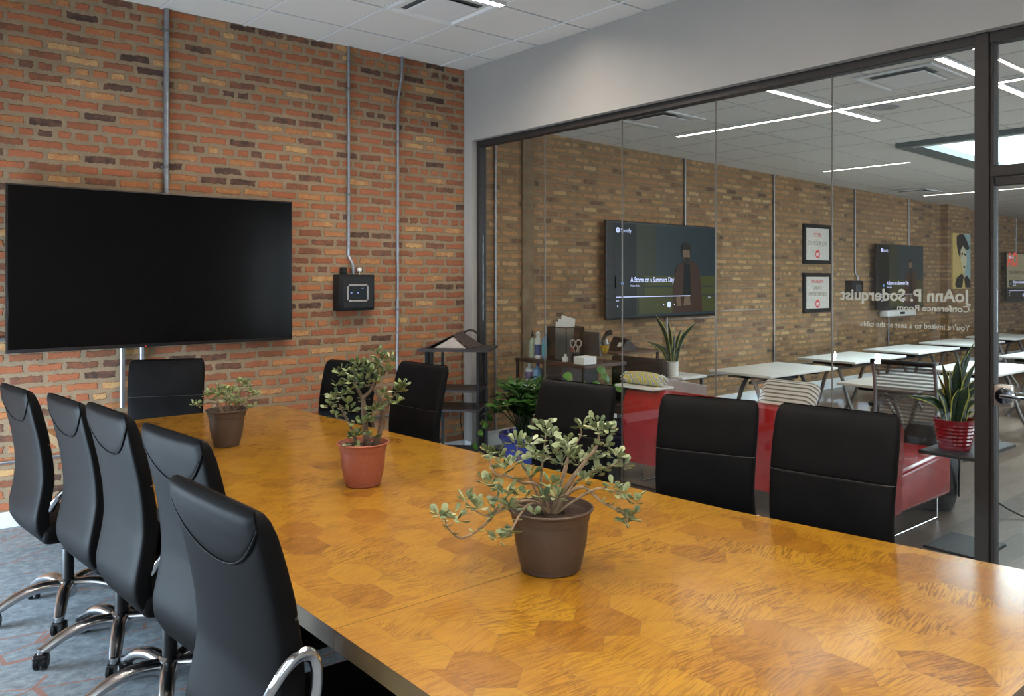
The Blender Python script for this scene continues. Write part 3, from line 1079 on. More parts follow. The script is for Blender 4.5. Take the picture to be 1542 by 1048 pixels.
def led(label, p0, p1, w, zf, mat, grp):
    o = thing('linear_downlight', label, 'ceiling light', ((p0[0] + p1[0]) / 2, (p0[1] + p1[1]) / 2, zf), 0, grp)
    along_x = abs(p1[0] - p0[0]) > abs(p1[1] - p0[1])
    def bx(g, ww, d0, d1, ext):
        x0, x1 = sorted((p0[0], p1[0])); y0, y1 = sorted((p0[1], p1[1]))
        if along_x:
            g.box((x0 - ext, y0 - ww, zf - d0), (x1 + ext, y0 + ww, zf - d1))
        else:
            g.box((x0 - ww, y0 - ext, zf - d0), (x0 + ww, y1 + ext, zf - d1))
    g = G(); bx(g, w / 2 + .006, .002, -.004, .006)
    lip = .020 if mat is M['led'] else .006
    x0, x1 = sorted((p0[0], p1[0])); y0, y1 = sorted((p0[1], p1[1]))
    a, b = (0, w / 2) if along_x else (w / 2, 0)
    x0 -= a; x1 += a; y0 -= b; y1 += b
    for lo, hi in (((x0 - .006, y0 - .006), (x1 + .006, y0)), ((x0 - .006, y1), (x1 + .006, y1 + .006)), ((x0 - .006, y0), (x0, y1)), ((x1, y0), (x1 + .006, y1))):
        g.box((lo[0], lo[1], zf - lip), (hi[0], hi[1], zf - .001))
    g.world('housing', M['tbar'], o)
    g = G(); bx(g, w / 2, .0035, .0015, 0); g.world('diffuser', mat, o)
    return o
RL = 'light strips in the conference room ceiling'
led('short bright light strip beside the square air diffuser', (-.90, -1.735), (-2.10, -1.735), .055, H1, M['led'], RL)
for k, y in enumerate((-3.53, -5.36, -7.2)):
    for x0 in (-1.9, -3.12):
        led('light strip in the conference ceiling over the table', (x0, y), (x0 - 1.2, y), .055, H1, M['led'], RL)
OL = 'light strips in the office ceiling'
def oled(label, a, b, w=.06):
    led(label, a, b, w, zc((a[0] + b[0]) / 2) - .004, M['led_office'], OL)
XA = 2.08
yA = [-.86, -1.98, -3.18, -4.38, -5.58]
names = ['office light strip nearest the brick wall, start of the long light line', 'office light strip through the left crossing', 'office light strip between the two crossings', 'office light strip behind the dark post', 'office light strip over the glass door']
for k in range(4):
    oled(names[k], (XA, yA[k] - .008), (XA, yA[k + 1] + .008))
oled('short crossing light strip left of the joint in the glass, running toward the viewer', (1.03, -2.68), (XA - .04, -2.68))
oled('short crossing light strip right of the joint in the glass, running away', (XA + .04, -2.68), (2.78, -2.68))
oled('crossing light strip at the top of the dark post', (1.08, -3.97), (XA - .04, -3.97))
oled('crossing light strip behind the transom over the door', (XA + .04, -3.97), (2.95, -3.97))
oled('lone distant light strip above the framed posters', (5.33, -.66), (5.33, -1.80))
oled('far light strip beside the small distant diffuser', (8.85, -.40), (8.85, -1.45))
oled('farthest light strip continuing behind the dark post', (8.85, -1.48), (8.85, -2.6))
oled('glowing end strip far beyond the door', (12.2, -1.5), (12.2, -2.7))  # emits light like the other office strips
t = thing('ceiling_speaker', 'round white speaker grille in the office ceiling under the light cross', 'speaker', (2.27, -3.0, zc(2.27)))
g = G(); g.lathe([(.0, zc(2.27) - .009), (.10, zc(2.27) - .009), (.112, zc(2.27) - .012), (.125, zc(2.27) - .009), (.128, zc(2.27) + .006)], (2.27, -3.0, 0), 32, True, False)
g.world('grille', plain('grey_speaker_grille', rgb(150, 150, 150), .6), t)

# ------------------------------------------------------------------ plants
def leaf(g, tone, base, d, up, L, W, th=.12, cup=.1, r=None, n=5):
    """a fat obovate leaf as a closed lens"""
    d = d.normalized()
    side = d.cross(up)
    if side.length < 1e-4:
        side = d.orthogonal()
    side.normalize()
    nn = side.cross(d)
    r = random.random() if r is None else r
    prof = [(0, .10), (.18, .34), (.42, .78), (.66, 1.0), (.86, .80), (1.0, .12)]
    top, bot = [], []
    for t, w in prof:
        c = base + d * (L * t) + nn * (cup * L * (t - .3) ** 2)
        hw = W * w * .5
        top.append((g.bm.verts.new(c - side * hw), g.bm.verts.new(c + nn * (th * W * w * .5) - nn * cup * W * .3), g.bm.verts.new(c + side * hw)))
        bot.append(g.bm.verts.new(c - nn * (th * W * w * .8) - nn * cup * W * .3))
    for k in range(len(prof) - 1):
        a, b = top[k], top[k + 1]
        for q in ((a[0], a[1], b[1], b[0]), (a[1], a[2], b[2], b[1]), (a[2], bot[k], bot[k + 1], b[2]), (bot[k], a[0], b[0], bot[k + 1])):
            f = g.face(list(q))
            if f is not None:
                for l in f.loops:
                    l[tone] = (r, 0, 0, 1)

def pot(t, x, y, z, rim, base, h, mat, lip=True, soil_drop=.02, extra=None):
    prof = extra or [(.0, 0), (base - .004, 0), (base, .004), (base + .002, h * .10), (base + .004, h * .105), (base + (rim - base) * .45, h * .45), (rim - .016, h * .80), (rim - .013, h * .805),
                     (rim - .008, h * .93), (rim - .001, h * .965), (rim, h * .985), (rim - .002, h), (rim - .006, h), (rim - .012, h * .93), (rim - .02, h - soil_drop * 1.6)]
    g = G(); g.lathe(prof, (x, y, z), 40, True, False); g.world('pot', mat, t, angle=30)
    g = G()
    rs = (rim - .012) if not extra else rim * .86
    rings = [[(x + rs * q * math.cos(2 * PI * i / 20), y + rs * q * math.sin(2 * PI * i / 20), z + h - soil_drop + (.006 * random.uniform(-1, 1) if q < 1 else 0)) for i in range(20)] for q in (1, .75, .5, .25)]
    g.rings(rings, True, False, True)
    g.world('soil', M['soil'], t)

def jade(name, label, x, y, rim, base, h, potmat, branches, clusters, leafmat, stemmat, L, grp, seed, z=TZ):
    """branches: polylines in (right, up, toward viewer) metres from the soil centre; clusters: (right, up, near, n, size)"""
    random.seed(seed)
    t = thing(name, label, 'potted plant', (x, y, z), 0, grp)
    pot(t, x, y, z, rim, base, h, potmat)
    O = Vector((x, y, z + h - .02))
    def W(p):
        return O + RV * p[0] + Vector((0, 0, p[1])) - FV * p[2]
    g = G()
    for br, r0, r1 in branches:
        path = catmull([W(p) for p in br], 5)
        path = [p + Vector([mnoise.noise(p * 30 + Vector((k * 9.1, 0, seed))) * .003 for k in range(3)]) for p in path]
        g.tube(path, [r0 + (r1 - r0) * i / (len(path) - 1) for i in range(len(path))], 7)
    g.world('stems', stemmat, t, angle=60)
    g = G()
    tone = g.bm.loops.layers.float_color.new('tone')
    for c in clusters:
        cx, cu, cn, n, rad = c
        C = W((cx, cu, cn))
        axis = Vector((random.gauss(0, .4), random.gauss(0, .4), 1)).normalized()
        for k in range(int(n * 1.3)):
            a = k * 2.4 + random.uniform(-.3, .3)
            el = random.uniform(-.35, .95)
            d = Vector((math.cos(a) * math.cos(el), math.sin(a) * math.cos(el), math.sin(el)))
            d = (d + axis * .25).normalized()
            off = d * rad * random.uniform(.1, .7) + axis * random.uniform(-.5, .5) * rad
            LL = L * random.uniform(.62, 1.12)
            leaf(g, tone, C + off, d, Vector((random.gauss(0, .5), random.gauss(0, .5), 1)), LL, LL * random.uniform(.5, .66), .28, random.uniform(-.05, .2))
    for br, r0, r1 in branches:               # pairs of small leaves along the branch ends
        path = catmull([W(p) for p in br], 4)
        for i in range(len(path) // 2, len(path)):
            if random.random() < .55:
                for s in (0, PI):
                    a = random.uniform(0, 6.28) + s
                    d = Vector((math.cos(a), math.sin(a), random.uniform(-.1, .7)))
                    LL = L * random.uniform(.4, .8)
                    leaf(g, tone, path[i], d, Vector((0, 0, 1)), LL, LL * .58, .28, .1)
    g.done_fix = None
    off = t.location
    for v in g.bm.verts:
        v.co -= off
    bmesh.ops.recalc_face_normals(g.bm, faces=list(g.bm.faces))
    g.done('foliage', leafmat, t, attr=True, angle=70)
    return t

JG = 'jade plants on the conference table'
# nearest jade plant: crop coordinates (px/1598 m) around the rim centre (640, 545)
def q(px, py, n=0.0, s=1598.0, c=(640, 560)):
    return ((px - c[0]) / s, (c[1] - py) / s, n)
def cl(px, py, n, k, r, s=1598.0, c=(640, 560)):
    return q(px, py, n, s, c) + (k, r)
B1 = [([q(640, 575), q(570, 500, .03), q(500, 480, .05), q(430, 500, .07), q(370, 530, .08), q(300, 600, .09), q(215, 632, .10), q(160, 590, .10), q(140, 545, .10)], .0065, .0022),
      ([q(620, 575), q(560, 490, .06), q(510, 500, .09), q(470, 560, .11), q(445, 605, .12), q(420, 620, .12)], .0055, .0025),
      ([q(640, 575), q(580, 430), q(500, 400, .03), q(440, 365, .04), q(370, 350, .05), q(340, 270, .05)], .006, .002),
      ([q(650, 580), q(680, 500), q(740, 400), q(800, 320), q(860, 240), q(880, 160)], .012, .003),
      ([q(650, 575), q(720, 460, .02), q(800, 425, .03), q(880, 480, .05), q(960, 520, .06), q(1000, 550, .06), q(1005, 600, .07)], .007, .002),
      ([q(660, 575), q(760, 430, -.03), q(860, 370, -.04), q(950, 345, -.04), q(985, 310, -.04)], .006, .002),
      ([q(600, 575), q(590, 420), q(600, 300), q(615, 180)], .006, .002),
      ([q(640, 570), q(700, 380, .04), q(720, 280, .05), q(730, 220, .05)], .006, .002),
      ([q(615, 575), q(540, 420, -.05), q(480, 320, -.06), q(470, 250, -.06)], .005, .002),
      ([q(630, 575), q(430, 480, .08), q(340, 540, .08), q(260, 500, .08)], .005, .002),
      ([q(650, 575), q(840, 430, .05), q(940, 430, .06), q(1040, 490, .06)], .005, .002),
      ([q(660, 575), q(720, 330, -.06), q(790, 200, -.06), q(780, 150, -.06)], .005, .002)]
C1 = [cl(120, 535, .10, 9, .02), cl(190, 540, .10, 8, .02), cl(400, 625, .12, 9, .02), cl(440, 590, .12, 5, .012), cl(340, 255, .05, 8, .018), cl(385, 265, .05, 9, .02), cl(870, 150, 0, 13, .03), cl(920, 165, 0, 12, .028),
      cl(900, 230, 0, 8, .02), cl(800, 150, -.05, 11, .024), cl(1010, 565, .06, 14, .026), cl(1040, 480, .06, 9, .022), cl(965, 300, -.04, 12, .024), cl(1000, 340, -.03, 8, .02), cl(610, 150, 0, 13, .026), cl(640, 190, 0, 9, .022),
      cl(720, 215, .05, 13, .026), cl(745, 270, .05, 10, .024), cl(470, 245, -.06, 9, .022), cl(530, 245, -.05, 11, .026), cl(560, 290, 0, 11, .026), cl(410, 330, .05, 9, .022), cl(450, 310, .05, 9, .024), cl(420, 440, .08, 11, .028),
      cl(500, 440, .08, 9, .024), cl(380, 480, .08, 10, .024), cl(450, 500, .09, 8, .02), cl(640, 400, .06, 10, .024), cl(600, 460, .07, 10, .022), cl(670, 450, .08, 9, .02), cl(280, 500, .08, 10, .024), cl(240, 460, .08, 6, .016),
      cl(860, 370, -.02, 11, .024), cl(800, 400, .02, 9, .022), cl(860, 300, -.03, 8, .02), cl(940, 420, .05, 8, .02), cl(650, 270, .02, 10, .024), cl(690, 320, .03, 9, .022), cl(560, 520, .10, 6, .016), cl(350, 400, .07, 7, .018),
      cl(310, 380, .07, 4, .012), cl(980, 440, .06, 7, .018), cl(540, 370, .03, 8, .02), cl(780, 330, -.03, 8, .02)]
jade('potted_jade_plant', 'bushy pale jade plant with trailing stems in a brown pot, nearest on the table', -2.862, -4.49, .132, .092, .19, M['brown_pot'], B1, C1, M['jade_pale'], M['stem'], .034, JG, 5)
# middle plant: crop scale 4.556 -> 315 px/m -> 1435 crop px per metre, centre (305, 665)
def q2(px, py, n=0.0):
    return q(px, py, n, 1435.0, (318, 668))
def c2(px, py, n, k, r):
    return q2(px, py, n) + (k, r)
B2 = [([q2(340, 672), q2(335, 560), q2(322, 450), q2(316, 370)], .014, .010), ([q2(316, 372), q2(290, 320), q2(265, 270), q2(270, 200)], .009, .003), ([q2(316, 372), q2(370, 310), q2(400, 220), q2(410, 120)], .009, .003),
      ([q2(385, 670, -.03), q2(420, 560, -.03), q2(425, 440, -.03), q2(395, 340, -.03), q2(340, 290, -.02)], .014, .007), ([q2(300, 672, .03), q2(265, 560, .04), q2(225, 470, .05), q2(190, 400, .05)], .008, .003),
      ([q2(300, 660, .05), q2(280, 600, .06), q2(290, 570, .06)], .006, .003), ([q2(410, 560, -.02), q2(470, 430), q2(520, 340), q2(560, 290)], .006, .002), ([q2(350, 660, .04), q2(400, 600, .05), q2(440, 590, .06)], .005, .002),
      ([q2(270, 560, .05), q2(240, 500, .06), q2(170, 480, .06)], .005, .002)]
C2 = [c2(270, 150, 0, 10, .022), c2(300, 180, .02, 10, .024), c2(180, 215, 0, 9, .022), c2(240, 210, .02, 9, .024), c2(290, 250, .04, 11, .026), c2(230, 270, .03, 8, .022), c2(165, 285, .02, 5, .016), c2(350, 160, 0, 10, .024),
      c2(410, 100, 0, 9, .02), c2(430, 150, 0, 10, .024), c2(490, 140, 0, 8, .02), c2(460, 200, 0, 9, .022), c2(400, 200, .03, 10, .024), c2(395, 265, .04, 10, .024), c2(360, 210, .03, 9, .022), c2(340, 260, .04, 8, .022),
      c2(430, 235, .02, 8, .022), c2(150, 370, .04, 10, .024), c2(190, 350, .05, 9, .022), c2(130, 410, .05, 7, .02), c2(240, 330, .05, 8, .02), c2(240, 390, .06, 7, .02), c2(170, 470, .06, 6, .02), c2(260, 435, .06, 7, .02),
      c2(540, 330, 0, 11, .024), c2(560, 290, 0, 7, .02), c2(490, 390, .02, 9, .024), c2(530, 400, .02, 7, .02), c2(450, 340, .03, 7, .02), c2(400, 440, .04, 10, .022), c2(430, 430, .03, 8, .02), c2(370, 500, .06, 9, .022),
      c2(340, 500, .07, 7, .02), c2(280, 590, .07, 10, .02), c2(310, 570, .07, 8, .018), c2(275, 640, .07, 7, .016), c2(390, 600, .05, 6, .018), c2(300, 520, .06, 6, .018), c2(310, 300, .05, 6, .02)]
jade('potted_jade_plant', 'tall upright dark jade plant in a terracotta pot, middle of the table', -2.797, -3.19, .112, .074, .186, M['terracotta'], B2, C2, M['jade_dark'], M['stem_dark'], .034, JG, 9)
# far plant: crop 8.73 -> 285 px/m -> 2488 crop px per metre
def q3(px, py, n=0.0):
    return q(px, py, n, 2488.0, (555, 530))
def c3(px, py, n, k, r):
    return q3(px, py, n) + (k, r)
B3 = [([q3(500, 540), q3(450, 440), q3(380, 400), q3(300, 405), q3(220, 425), q3(150, 430)], .005, .002), ([q3(520, 540), q3(460, 450, .02), q3(430, 380), q3(330, 350), q3(280, 290)], .005, .002), ([q3(550, 540), q3(545, 420), q3(530, 300), q3(460, 200)], .005, .002),
      ([q3(610, 540), q3(680, 400), q3(700, 280), q3(770, 210), q3(740, 130)], .005, .002), ([q3(600, 540), q3(700, 420, .02), q3(800, 350, .02), q3(840, 230), q3(810, 170)], .005, .002), ([q3(580, 540), q3(600, 400), q3(620, 260)], .005, .002),
      ([q3(610, 540), q3(740, 410), q3(850, 330), q3(930, 280)], .004, .002), ([q3(620, 540), q3(760, 430, .02), q3(880, 440, .03)], .004, .002), ([q3(560, 540), q3(500, 400, .04), q3(420, 300, .05)], .004, .002)]
C3 = [c3(120, 420, 0, 9, .02), c3(175, 430, 0, 9, .018), c3(350, 280, 0, 12, .022), c3(290, 300, 0, 8, .018), c3(330, 320, .02, 7, .016), c3(460, 190, 0, 8, .018), c3(430, 250, .03, 12, .024), c3(500, 270, .03, 14, .026), c3(540, 230, 0, 10, .022),
      c3(590, 290, .03, 13, .026), c3(640, 260, 0, 11, .022), c3(620, 370, .03, 9, .02), c3(700, 330, .03, 14, .026), c3(740, 390, .04, 11, .022), c3(680, 410, .04, 7, .018), c3(735, 120, 0, 10, .018), c3(800, 150, 0, 10, .02), c3(840, 190, 0, 9, .018),
      c3(900, 260, 0, 10, .02), c3(940, 285, 0, 8, .016), c3(800, 390, .03, 8, .018), c3(925, 440, .03, 9, .016), c3(560, 350, .04, 8, .02), c3(470, 330, .04, 8, .02)]
jade('potted_jade_plant', 'small sprawling jade plant in a brown pot, farthest on the table', -2.935, -1.955, .107, .066, .194, M['brown_pot'], B3, C3, M['jade_mid'], M['stem'], .026, JG, 13)
random.seed(21)

# corner floor plant in a cobalt pot (arching leaf stalks with paired leaflets)
def floor_plant():
    t = thing('potted_floor_plant', 'leafy dark green plant in a cobalt blue glazed pot on the floor by the glass', 'potted plant', (-.345, -1.32, 0))
    x, y = -.345, -1.32
    h, rim = .40, .20
    prof = [(.0, 0), (.12, 0), (.13, .01), (.165, .2), (.17, .22), (.168, .24), (.178, .29), (.182, .30), (.18, .32), (.188, .345), (.205, .36), (.212, .38), (.205, .4), (.185, .4), (.175, .36)]
    pot(t, x, y, 0, rim, .13, h, M['blue_glaze'], extra=prof, soil_drop=.03)
    g = G(); s = G()
    tone = g.bm.loops.layers.float_color.new('tone')
    O = Vector((x, y, h - .03))
    stalks = []
    for k in range(44):
        a = random.uniform(0, 2 * PI)
        ln = random.uniform(.30, .54)
        lean = random.uniform(.35, 1.25)
        stalks.append((a, ln, lean))
    # the stalk that arches down toward the table on the left
    for tr, tu in ((-.40, -.06), (-.36, .05), (-.30, .20)):
        stalks.append((None, tr, tu))
    for a, ln, lean in stalks:
        if a is None:
            tip = O + RV * ln + Vector((0, 0, lean)) - FV * .12
            mid = O + RV * ln * .55 + Vector((0, 0, lean * .5 + .24)) - FV * .06
        else:
            d = Vector((math.cos(a), math.sin(a), 0))
            if (O + d * ln * lean).x > -.06:
                d.x *= .2
            tip = O + d * ln * lean * .62 + Vector((0, 0, ln * (1.05 - lean * .35)))
            mid = O + d * ln * lean * .2 + Vector((0, 0, ln * .6))
        path = catmull([O + Vector((random.uniform(-.05, .05), random.uniform(-.05, .05), -.01)), mid, tip], 9)
        s.tube(path, [.006 - .004 * i / (len(path) - 1) for i in range(len(path))], 6)
        m = len(path)
        for i in range(int(m * .38), m, 2):
            tt = (path[min(m - 1, i + 1)] - path[max(0, i - 1)]).normalized()
            sd = tt.cross(Vector((0, 0, 1)))
            if sd.length < .2:
                sd = tt.orthogonal()
            sd.normalize()
            for sg in (-1, 1):
                L = random.uniform(.085, .125) * (1 - .3 * i / m)
                dd = (sd * sg * .9 + tt * .55 + Vector((0, 0, random.uniform(-.1, .25))))
                if (path[i] + dd.normalized() * L).x < .035:
                    leaf(g, tone, path[i], dd, Vector((random.gauss(0, .4), random.gauss(0, .4) - .3, 1)), L, L * .56, .06, -.1)
    s.world('stalks', M['leaf_deep'], t)
    for v in g.bm.verts:
        v.co -= t.location
    bmesh.ops.recalc_face_normals(g.bm, faces=list(g.bm.faces))
    g.done('foliage', M['leaf_deep'], t, attr=True, angle=70)
floor_plant()

# round-leaved plant in a black planter behind the glass
def round_plant():
    x, y = .27, -1.665
    t = thing('potted_round_leaf_plant', 'black planter with long-stalked round bright leaves behind the glass, beside the red sofa', 'potted plant', (x, y, 0))
    prof = [(.0, 0), (.105, 0), (.11, .005), (.135, .30), (.14, .335), (.147, .34), (.147, .352), (.137, .352), (.13, .30)]
    pot(t, x, y, 0, .14, .11, .352, M['black_plastic'], extra=prof, soil_drop=.03)
    O = Vector((x, y, .32))
    s = G(); g = G()
    tone = g.bm.loops.layers.float_color.new('tone')
    tips = [(-.24, .42, 0, .085, 1.0), (-.17, .40, .02, .08, .9), (-.06, .55, 0, .09, .1), (-.03, .50, .05, .085, .15), (-.10, .43, -.03, .085, .2), (.02, .40, 0, .085, .95), (.07, .42, .02, .08, .9), (-.28, .34, .04, .07, .8),
            (-.46, .48, -.1, .085, .9), (-.42, .46, -.12, .08, .95), (-.53, .40, -.1, .07, .7), (.03, .14, .05, .05, .5)]
    for r_, u, n, L, tn in tips:
        tip = O + RV * r_ + Vector((0, 0, u)) - FV * n
        if tip.x < .16:
            tip.x = .16
        mid = O + (tip - O) * .5 + Vector((0, 0, .10))
        s.tube(catmull([O, mid, tip], 7), .0035, 6)
        c = tip
        nn = Vector((random.gauss(0, .3), -.75 + random.gauss(0, .2), .55)).normalized()
        a = nn.orthogonal().normalized(); b = nn.cross(a)
        ring = [c + a * (L * .55 * math.cos(2 * PI * i / 14)) * (1 + .1 * math.sin(4 * PI * i / 14)) + b * (L * .55 * math.sin(2 * PI * i / 14)) + nn * (.012 * math.cos(4 * PI * i / 14)) for i in range(14)]
        vs = g.verts(ring); ct = g.bm.verts.new(c + nn * .004); cb = g.bm.verts.new(c - nn * .004)
        for i in range(14):
            for f2 in (g.face([ct, vs[i], vs[(i + 1) % 14]]), g.face([cb, vs[(i + 1) % 14], vs[i]])):
                for l in f2.loops:
                    l[tone] = (tn, 0, 0, 1)
    s.tube(catmull([O, O + Vector((-.02, .02, .06)), O + RV * .06 + Vector((0, 0, .10))], 5), .006, 6)
    s.world('stalks', M['stem'], t)
    for v in g.bm.verts:
        v.co -= t.location
    g.done('foliage', M['leaf_bright'], t, attr=True, angle=80)
round_plant()

def snake_plant(label, x, y, z, rim, base, h, potmat, leaves, ribs=False):
    t = thing('potted_snake_plant', label, 'potted plant', (x, y, z))
    prof = [(.0, 0), (base, 0), (base + .004, .006), (rim - .006, h - .01), (rim, h - .004), (rim, h), (rim - .008, h), (rim - .014, h - .03)]
    if ribs:
        prof = [(.0, 0), (base, 0), (base + .004, .006)]
        for k in range(1, 15):
            f2 = k / 15
            prof += [(base + (rim - base) * f2 ** .7 + (.0035 if k % 2 else -.0005), .006 + (h - .02) * f2)]
        prof += [(rim + .002, h - .008), (rim + .002, h), (rim - .01, h), (rim - .016, h - .04)]
    pot(t, x, y, z, rim, base, h, potmat, extra=prof, soil_drop=.03)
    O = Vector((x, y, z + h - .04))
    g = G()
    tone = g.bm.loops.layers.float_color.new('tone')
    for r_, u, n, w, r0 in leaves:
        w *= 1.45
        u *= 1.12
        b0 = O + RV * r0 - FV * (n * .3)
        tip = O + RV * r_ + Vector((0, 0, u)) - FV * n
        mid = b0 + (tip - b0) * .5 + Vector((0, 0, .10 * abs(r_) + .02)) - RV * r_ * .18
        path = catmull([b0, mid, tip], 9)
        m = len(path)
        wd = RV + FV * random.uniform(-.9, .9); wd.normalize()
        rows = []
        for i, p in enumerate(path):
            f2 = i / (m - 1)
            ww = w * (.45 + 1.1 * f2 - 0.55 * f2 * f2 if f2 < .6 else (.45 + .66 - .198) * (1 - ((f2 - .6) / .4) ** 1.7)) + .0012
            tt = (path[min(m - 1, i + 1)] - path[max(0, i - 1)]).normalized()
            sd = (wd - tt * wd.dot(tt)).normalized()
            nn = tt.cross(sd)
            rows.append([g.bm.verts.new(p + sd * ww * c + nn * (.25 * ww * (abs(c) ** 2)) + nn * k2) for c, k2 in ((-1, 0), (-.8, .002), (0, .003), (.8, .002), (1, 0), (.8, -.002), (0, -.003), (-.8, -.002))])
        for a, b in zip(rows[:-1], rows[1:]):
            for i in range(8):
                f2 = g.face([a[i], a[(i + 1) % 8], b[(i + 1) % 8], b[i]])
                e = 1.0 if i in (0, 3, 4, 7) else 0.0
                for l in f2.loops:
                    l[tone] = (.5, e, 0, 1)
        for l in (g.face(rows[-1]) or g.bm.faces[-1]).loops:
            l[tone] = (.5, 1, 0, 1)
    for v in g.bm.verts:
        v.co -= t.location
    bmesh.ops.recalc_face_normals(g.bm, faces=list(g.bm.faces))
    g.done('foliage', M['snake'], t, attr=True, angle=60)
    return t

# ------------------------------------------------------------------ corner rack inside the room
RX = Vector((.6755, -.737, 0)).normalized()    # along the rack's front
RD = Vector((.737, .6755, 0)).normalized()     # toward the corner
rack_o = Vector((-.80, -.44, 0))
t = thing('corner_rack', 'dark narrow shelf rack standing across the room corner by the glass', 'shelf rack', rack_o)
def obox(g, o, a, b, z0, z1, r=None):
    """box spanned by a..b along RX / RD"""
    p = [o + RX * x + RD * y for x, y in ((a[0], a[1]), (b[0], a[1]), (b[0], b[1]), (a[0], b[1]))]
    g.hexa([(q_.x, q_.y, z0) for q_ in p] + [(q_.x, q_.y, z1) for q_ in p])
g = G(); obox(g, rack_o, (0, 0), (.61, .50), 1.015, 1.037); g.world('top_shelf', M['rack_board'], t)
for z in (.665, .50, .12):
    g = G(); obox(g, rack_o, (.10, .05), (.52, .46), z, z + .02); g.world('shelf', M['rack_board'], t)
for a, b in ((.10, .05), (.50, .05), (.10, .44), (.50, .44)):
    g = G(); obox(g, rack_o, (a, b), (a + .022, b + .022), 0, 1.015); g.world('leg', M['black_metal'], t)
for a in (.04, .535):
    g = G(); obox(g, rack_o, (a, .1), (a + .03, .16), .90, 1.015); g.world('bracket', M['black_metal'], t)
# folded dark case and a cable coil on top
cpos = rack_o + RX * .30 + RD * .20 + Vector((0, 0, 1.037))
t = thing('folded_case', 'dark brown folded tent-like case with pale triangular end on the corner rack', 'case', cpos)
g = G()
def rp(o, a, b, z):
    q_ = o + RX * a + RD * b
    return (q_.x, q_.y, z)
base = rack_o
z0 = 1.0375
A_, B_, C_, D_, R1, R2 = rp(base, .06, .10, z0), rp(base, .44, .06, z0), rp(base, .50, .36, z0), rp(base, .12, .38, z0), rp(base, .27, .16, z0 + .105), rp(base, .31, .34, z0 + .125)
def panel(g, pts, th=.006):
    n = (Vector(pts[1]) - Vector(pts[0])).cross(Vector(pts[2]) - Vector(pts[0])).normalized() * th
    a = g.verts(pts); b = g.verts([Vector(p) + n for p in pts])
    g.face(list(reversed(a))); g.face(b)
    m = len(pts)
    for i in range(m):
        g.face([a[i], a[(i + 1) % m], b[(i + 1) % m], b[i]])
panel(g, [A_, R1, R2, D_]); panel(g, [B_, C_, R2, R1])
g.world('cover', plain('dark_brown_fabric', rgb(56, 46, 44), .7, var=.1), t)
g = G(); panel(g, [rp(base, .12, .115, z0), rp(base, .40, .095, z0), rp(base, .27, .165, z0 + .088)], .004)
o = g.world('end_panel', plain('pale_grey_panel', rgb(150, 146, 142), .5), t); o['label'] = 'pale grey triangular end panel'
t = thing('cable_coil', 'black cable coil standing behind the folded case on the corner rack', 'cable', rp(base, .36, .42, z0))
g = G()
cc = Vector(rp(base, .37, .42, z0 + .07))
for k in range(3):
    rr = .072 + .006 * k
    ring = [cc + RX * (rr * math.cos(2 * PI * i / 28)) + Vector((0, 0, .065 * rr / .078 * math.sin(2 * PI * i / 28))) + RD * (.008 * k) for i in range(29)]
    g.tube(ring, .004, 6)
g.world('loops', M['black_plastic'], t)
t = thing('power_cord', 'thin black cord hanging down from the corner rack', 'cord', rp(base, .44, .3, 1.0))
g = G(); g.tube(catmull([(-.045, -.03, 1.0), (-.05, -.03, .7), (-.04, -.03, .45), (-.07, -.035, .3), (-.03, -.035, .1), (-.06, -.05, .01)], 6), .004, 6); g.world('cable', M['black_plastic'], t)

# ------------------------------------------------------------------ open office, behind the glass
tan = -.1
# screens
def scr(o, name, mat, x0, x1, z0, z1, y):
    g = G(); g.box((x0, y, z0), (x1, y + .0008, z1)); return g.world(name, mat, o)
E_ = lambda n, c, s: plain(n, c, .3, emis=c, estr=s, spec=.2)
SCM = {'sky': E_('screen_dusk_blue', rgb(34, 42, 46), .45), 'dark': E_('screen_dark_brown', rgb(16, 14, 10), .4), 'olive': E_('screen_olive_bench', rgb(58, 58, 26), .45), 'coat': E_('screen_brown_coat', rgb(52, 32, 22), .5),
       'skin': E_('screen_skin', rgb(92, 74, 58), .6), 'hair': E_('screen_dark_hair', rgb(30, 24, 14), .5), 'white': E_('screen_white', rgb(190, 196, 235), .9), 'blue': E_('screen_blue_glow', rgb(80, 130, 190), .8), 'grn': E_('screen_dark_green', rgb(40, 42, 28), .5),
       'red': E_('screen_red', rgb(190, 60, 50), .8), 'tan': E_('screen_sand', rgb(112, 106, 84), .7)}
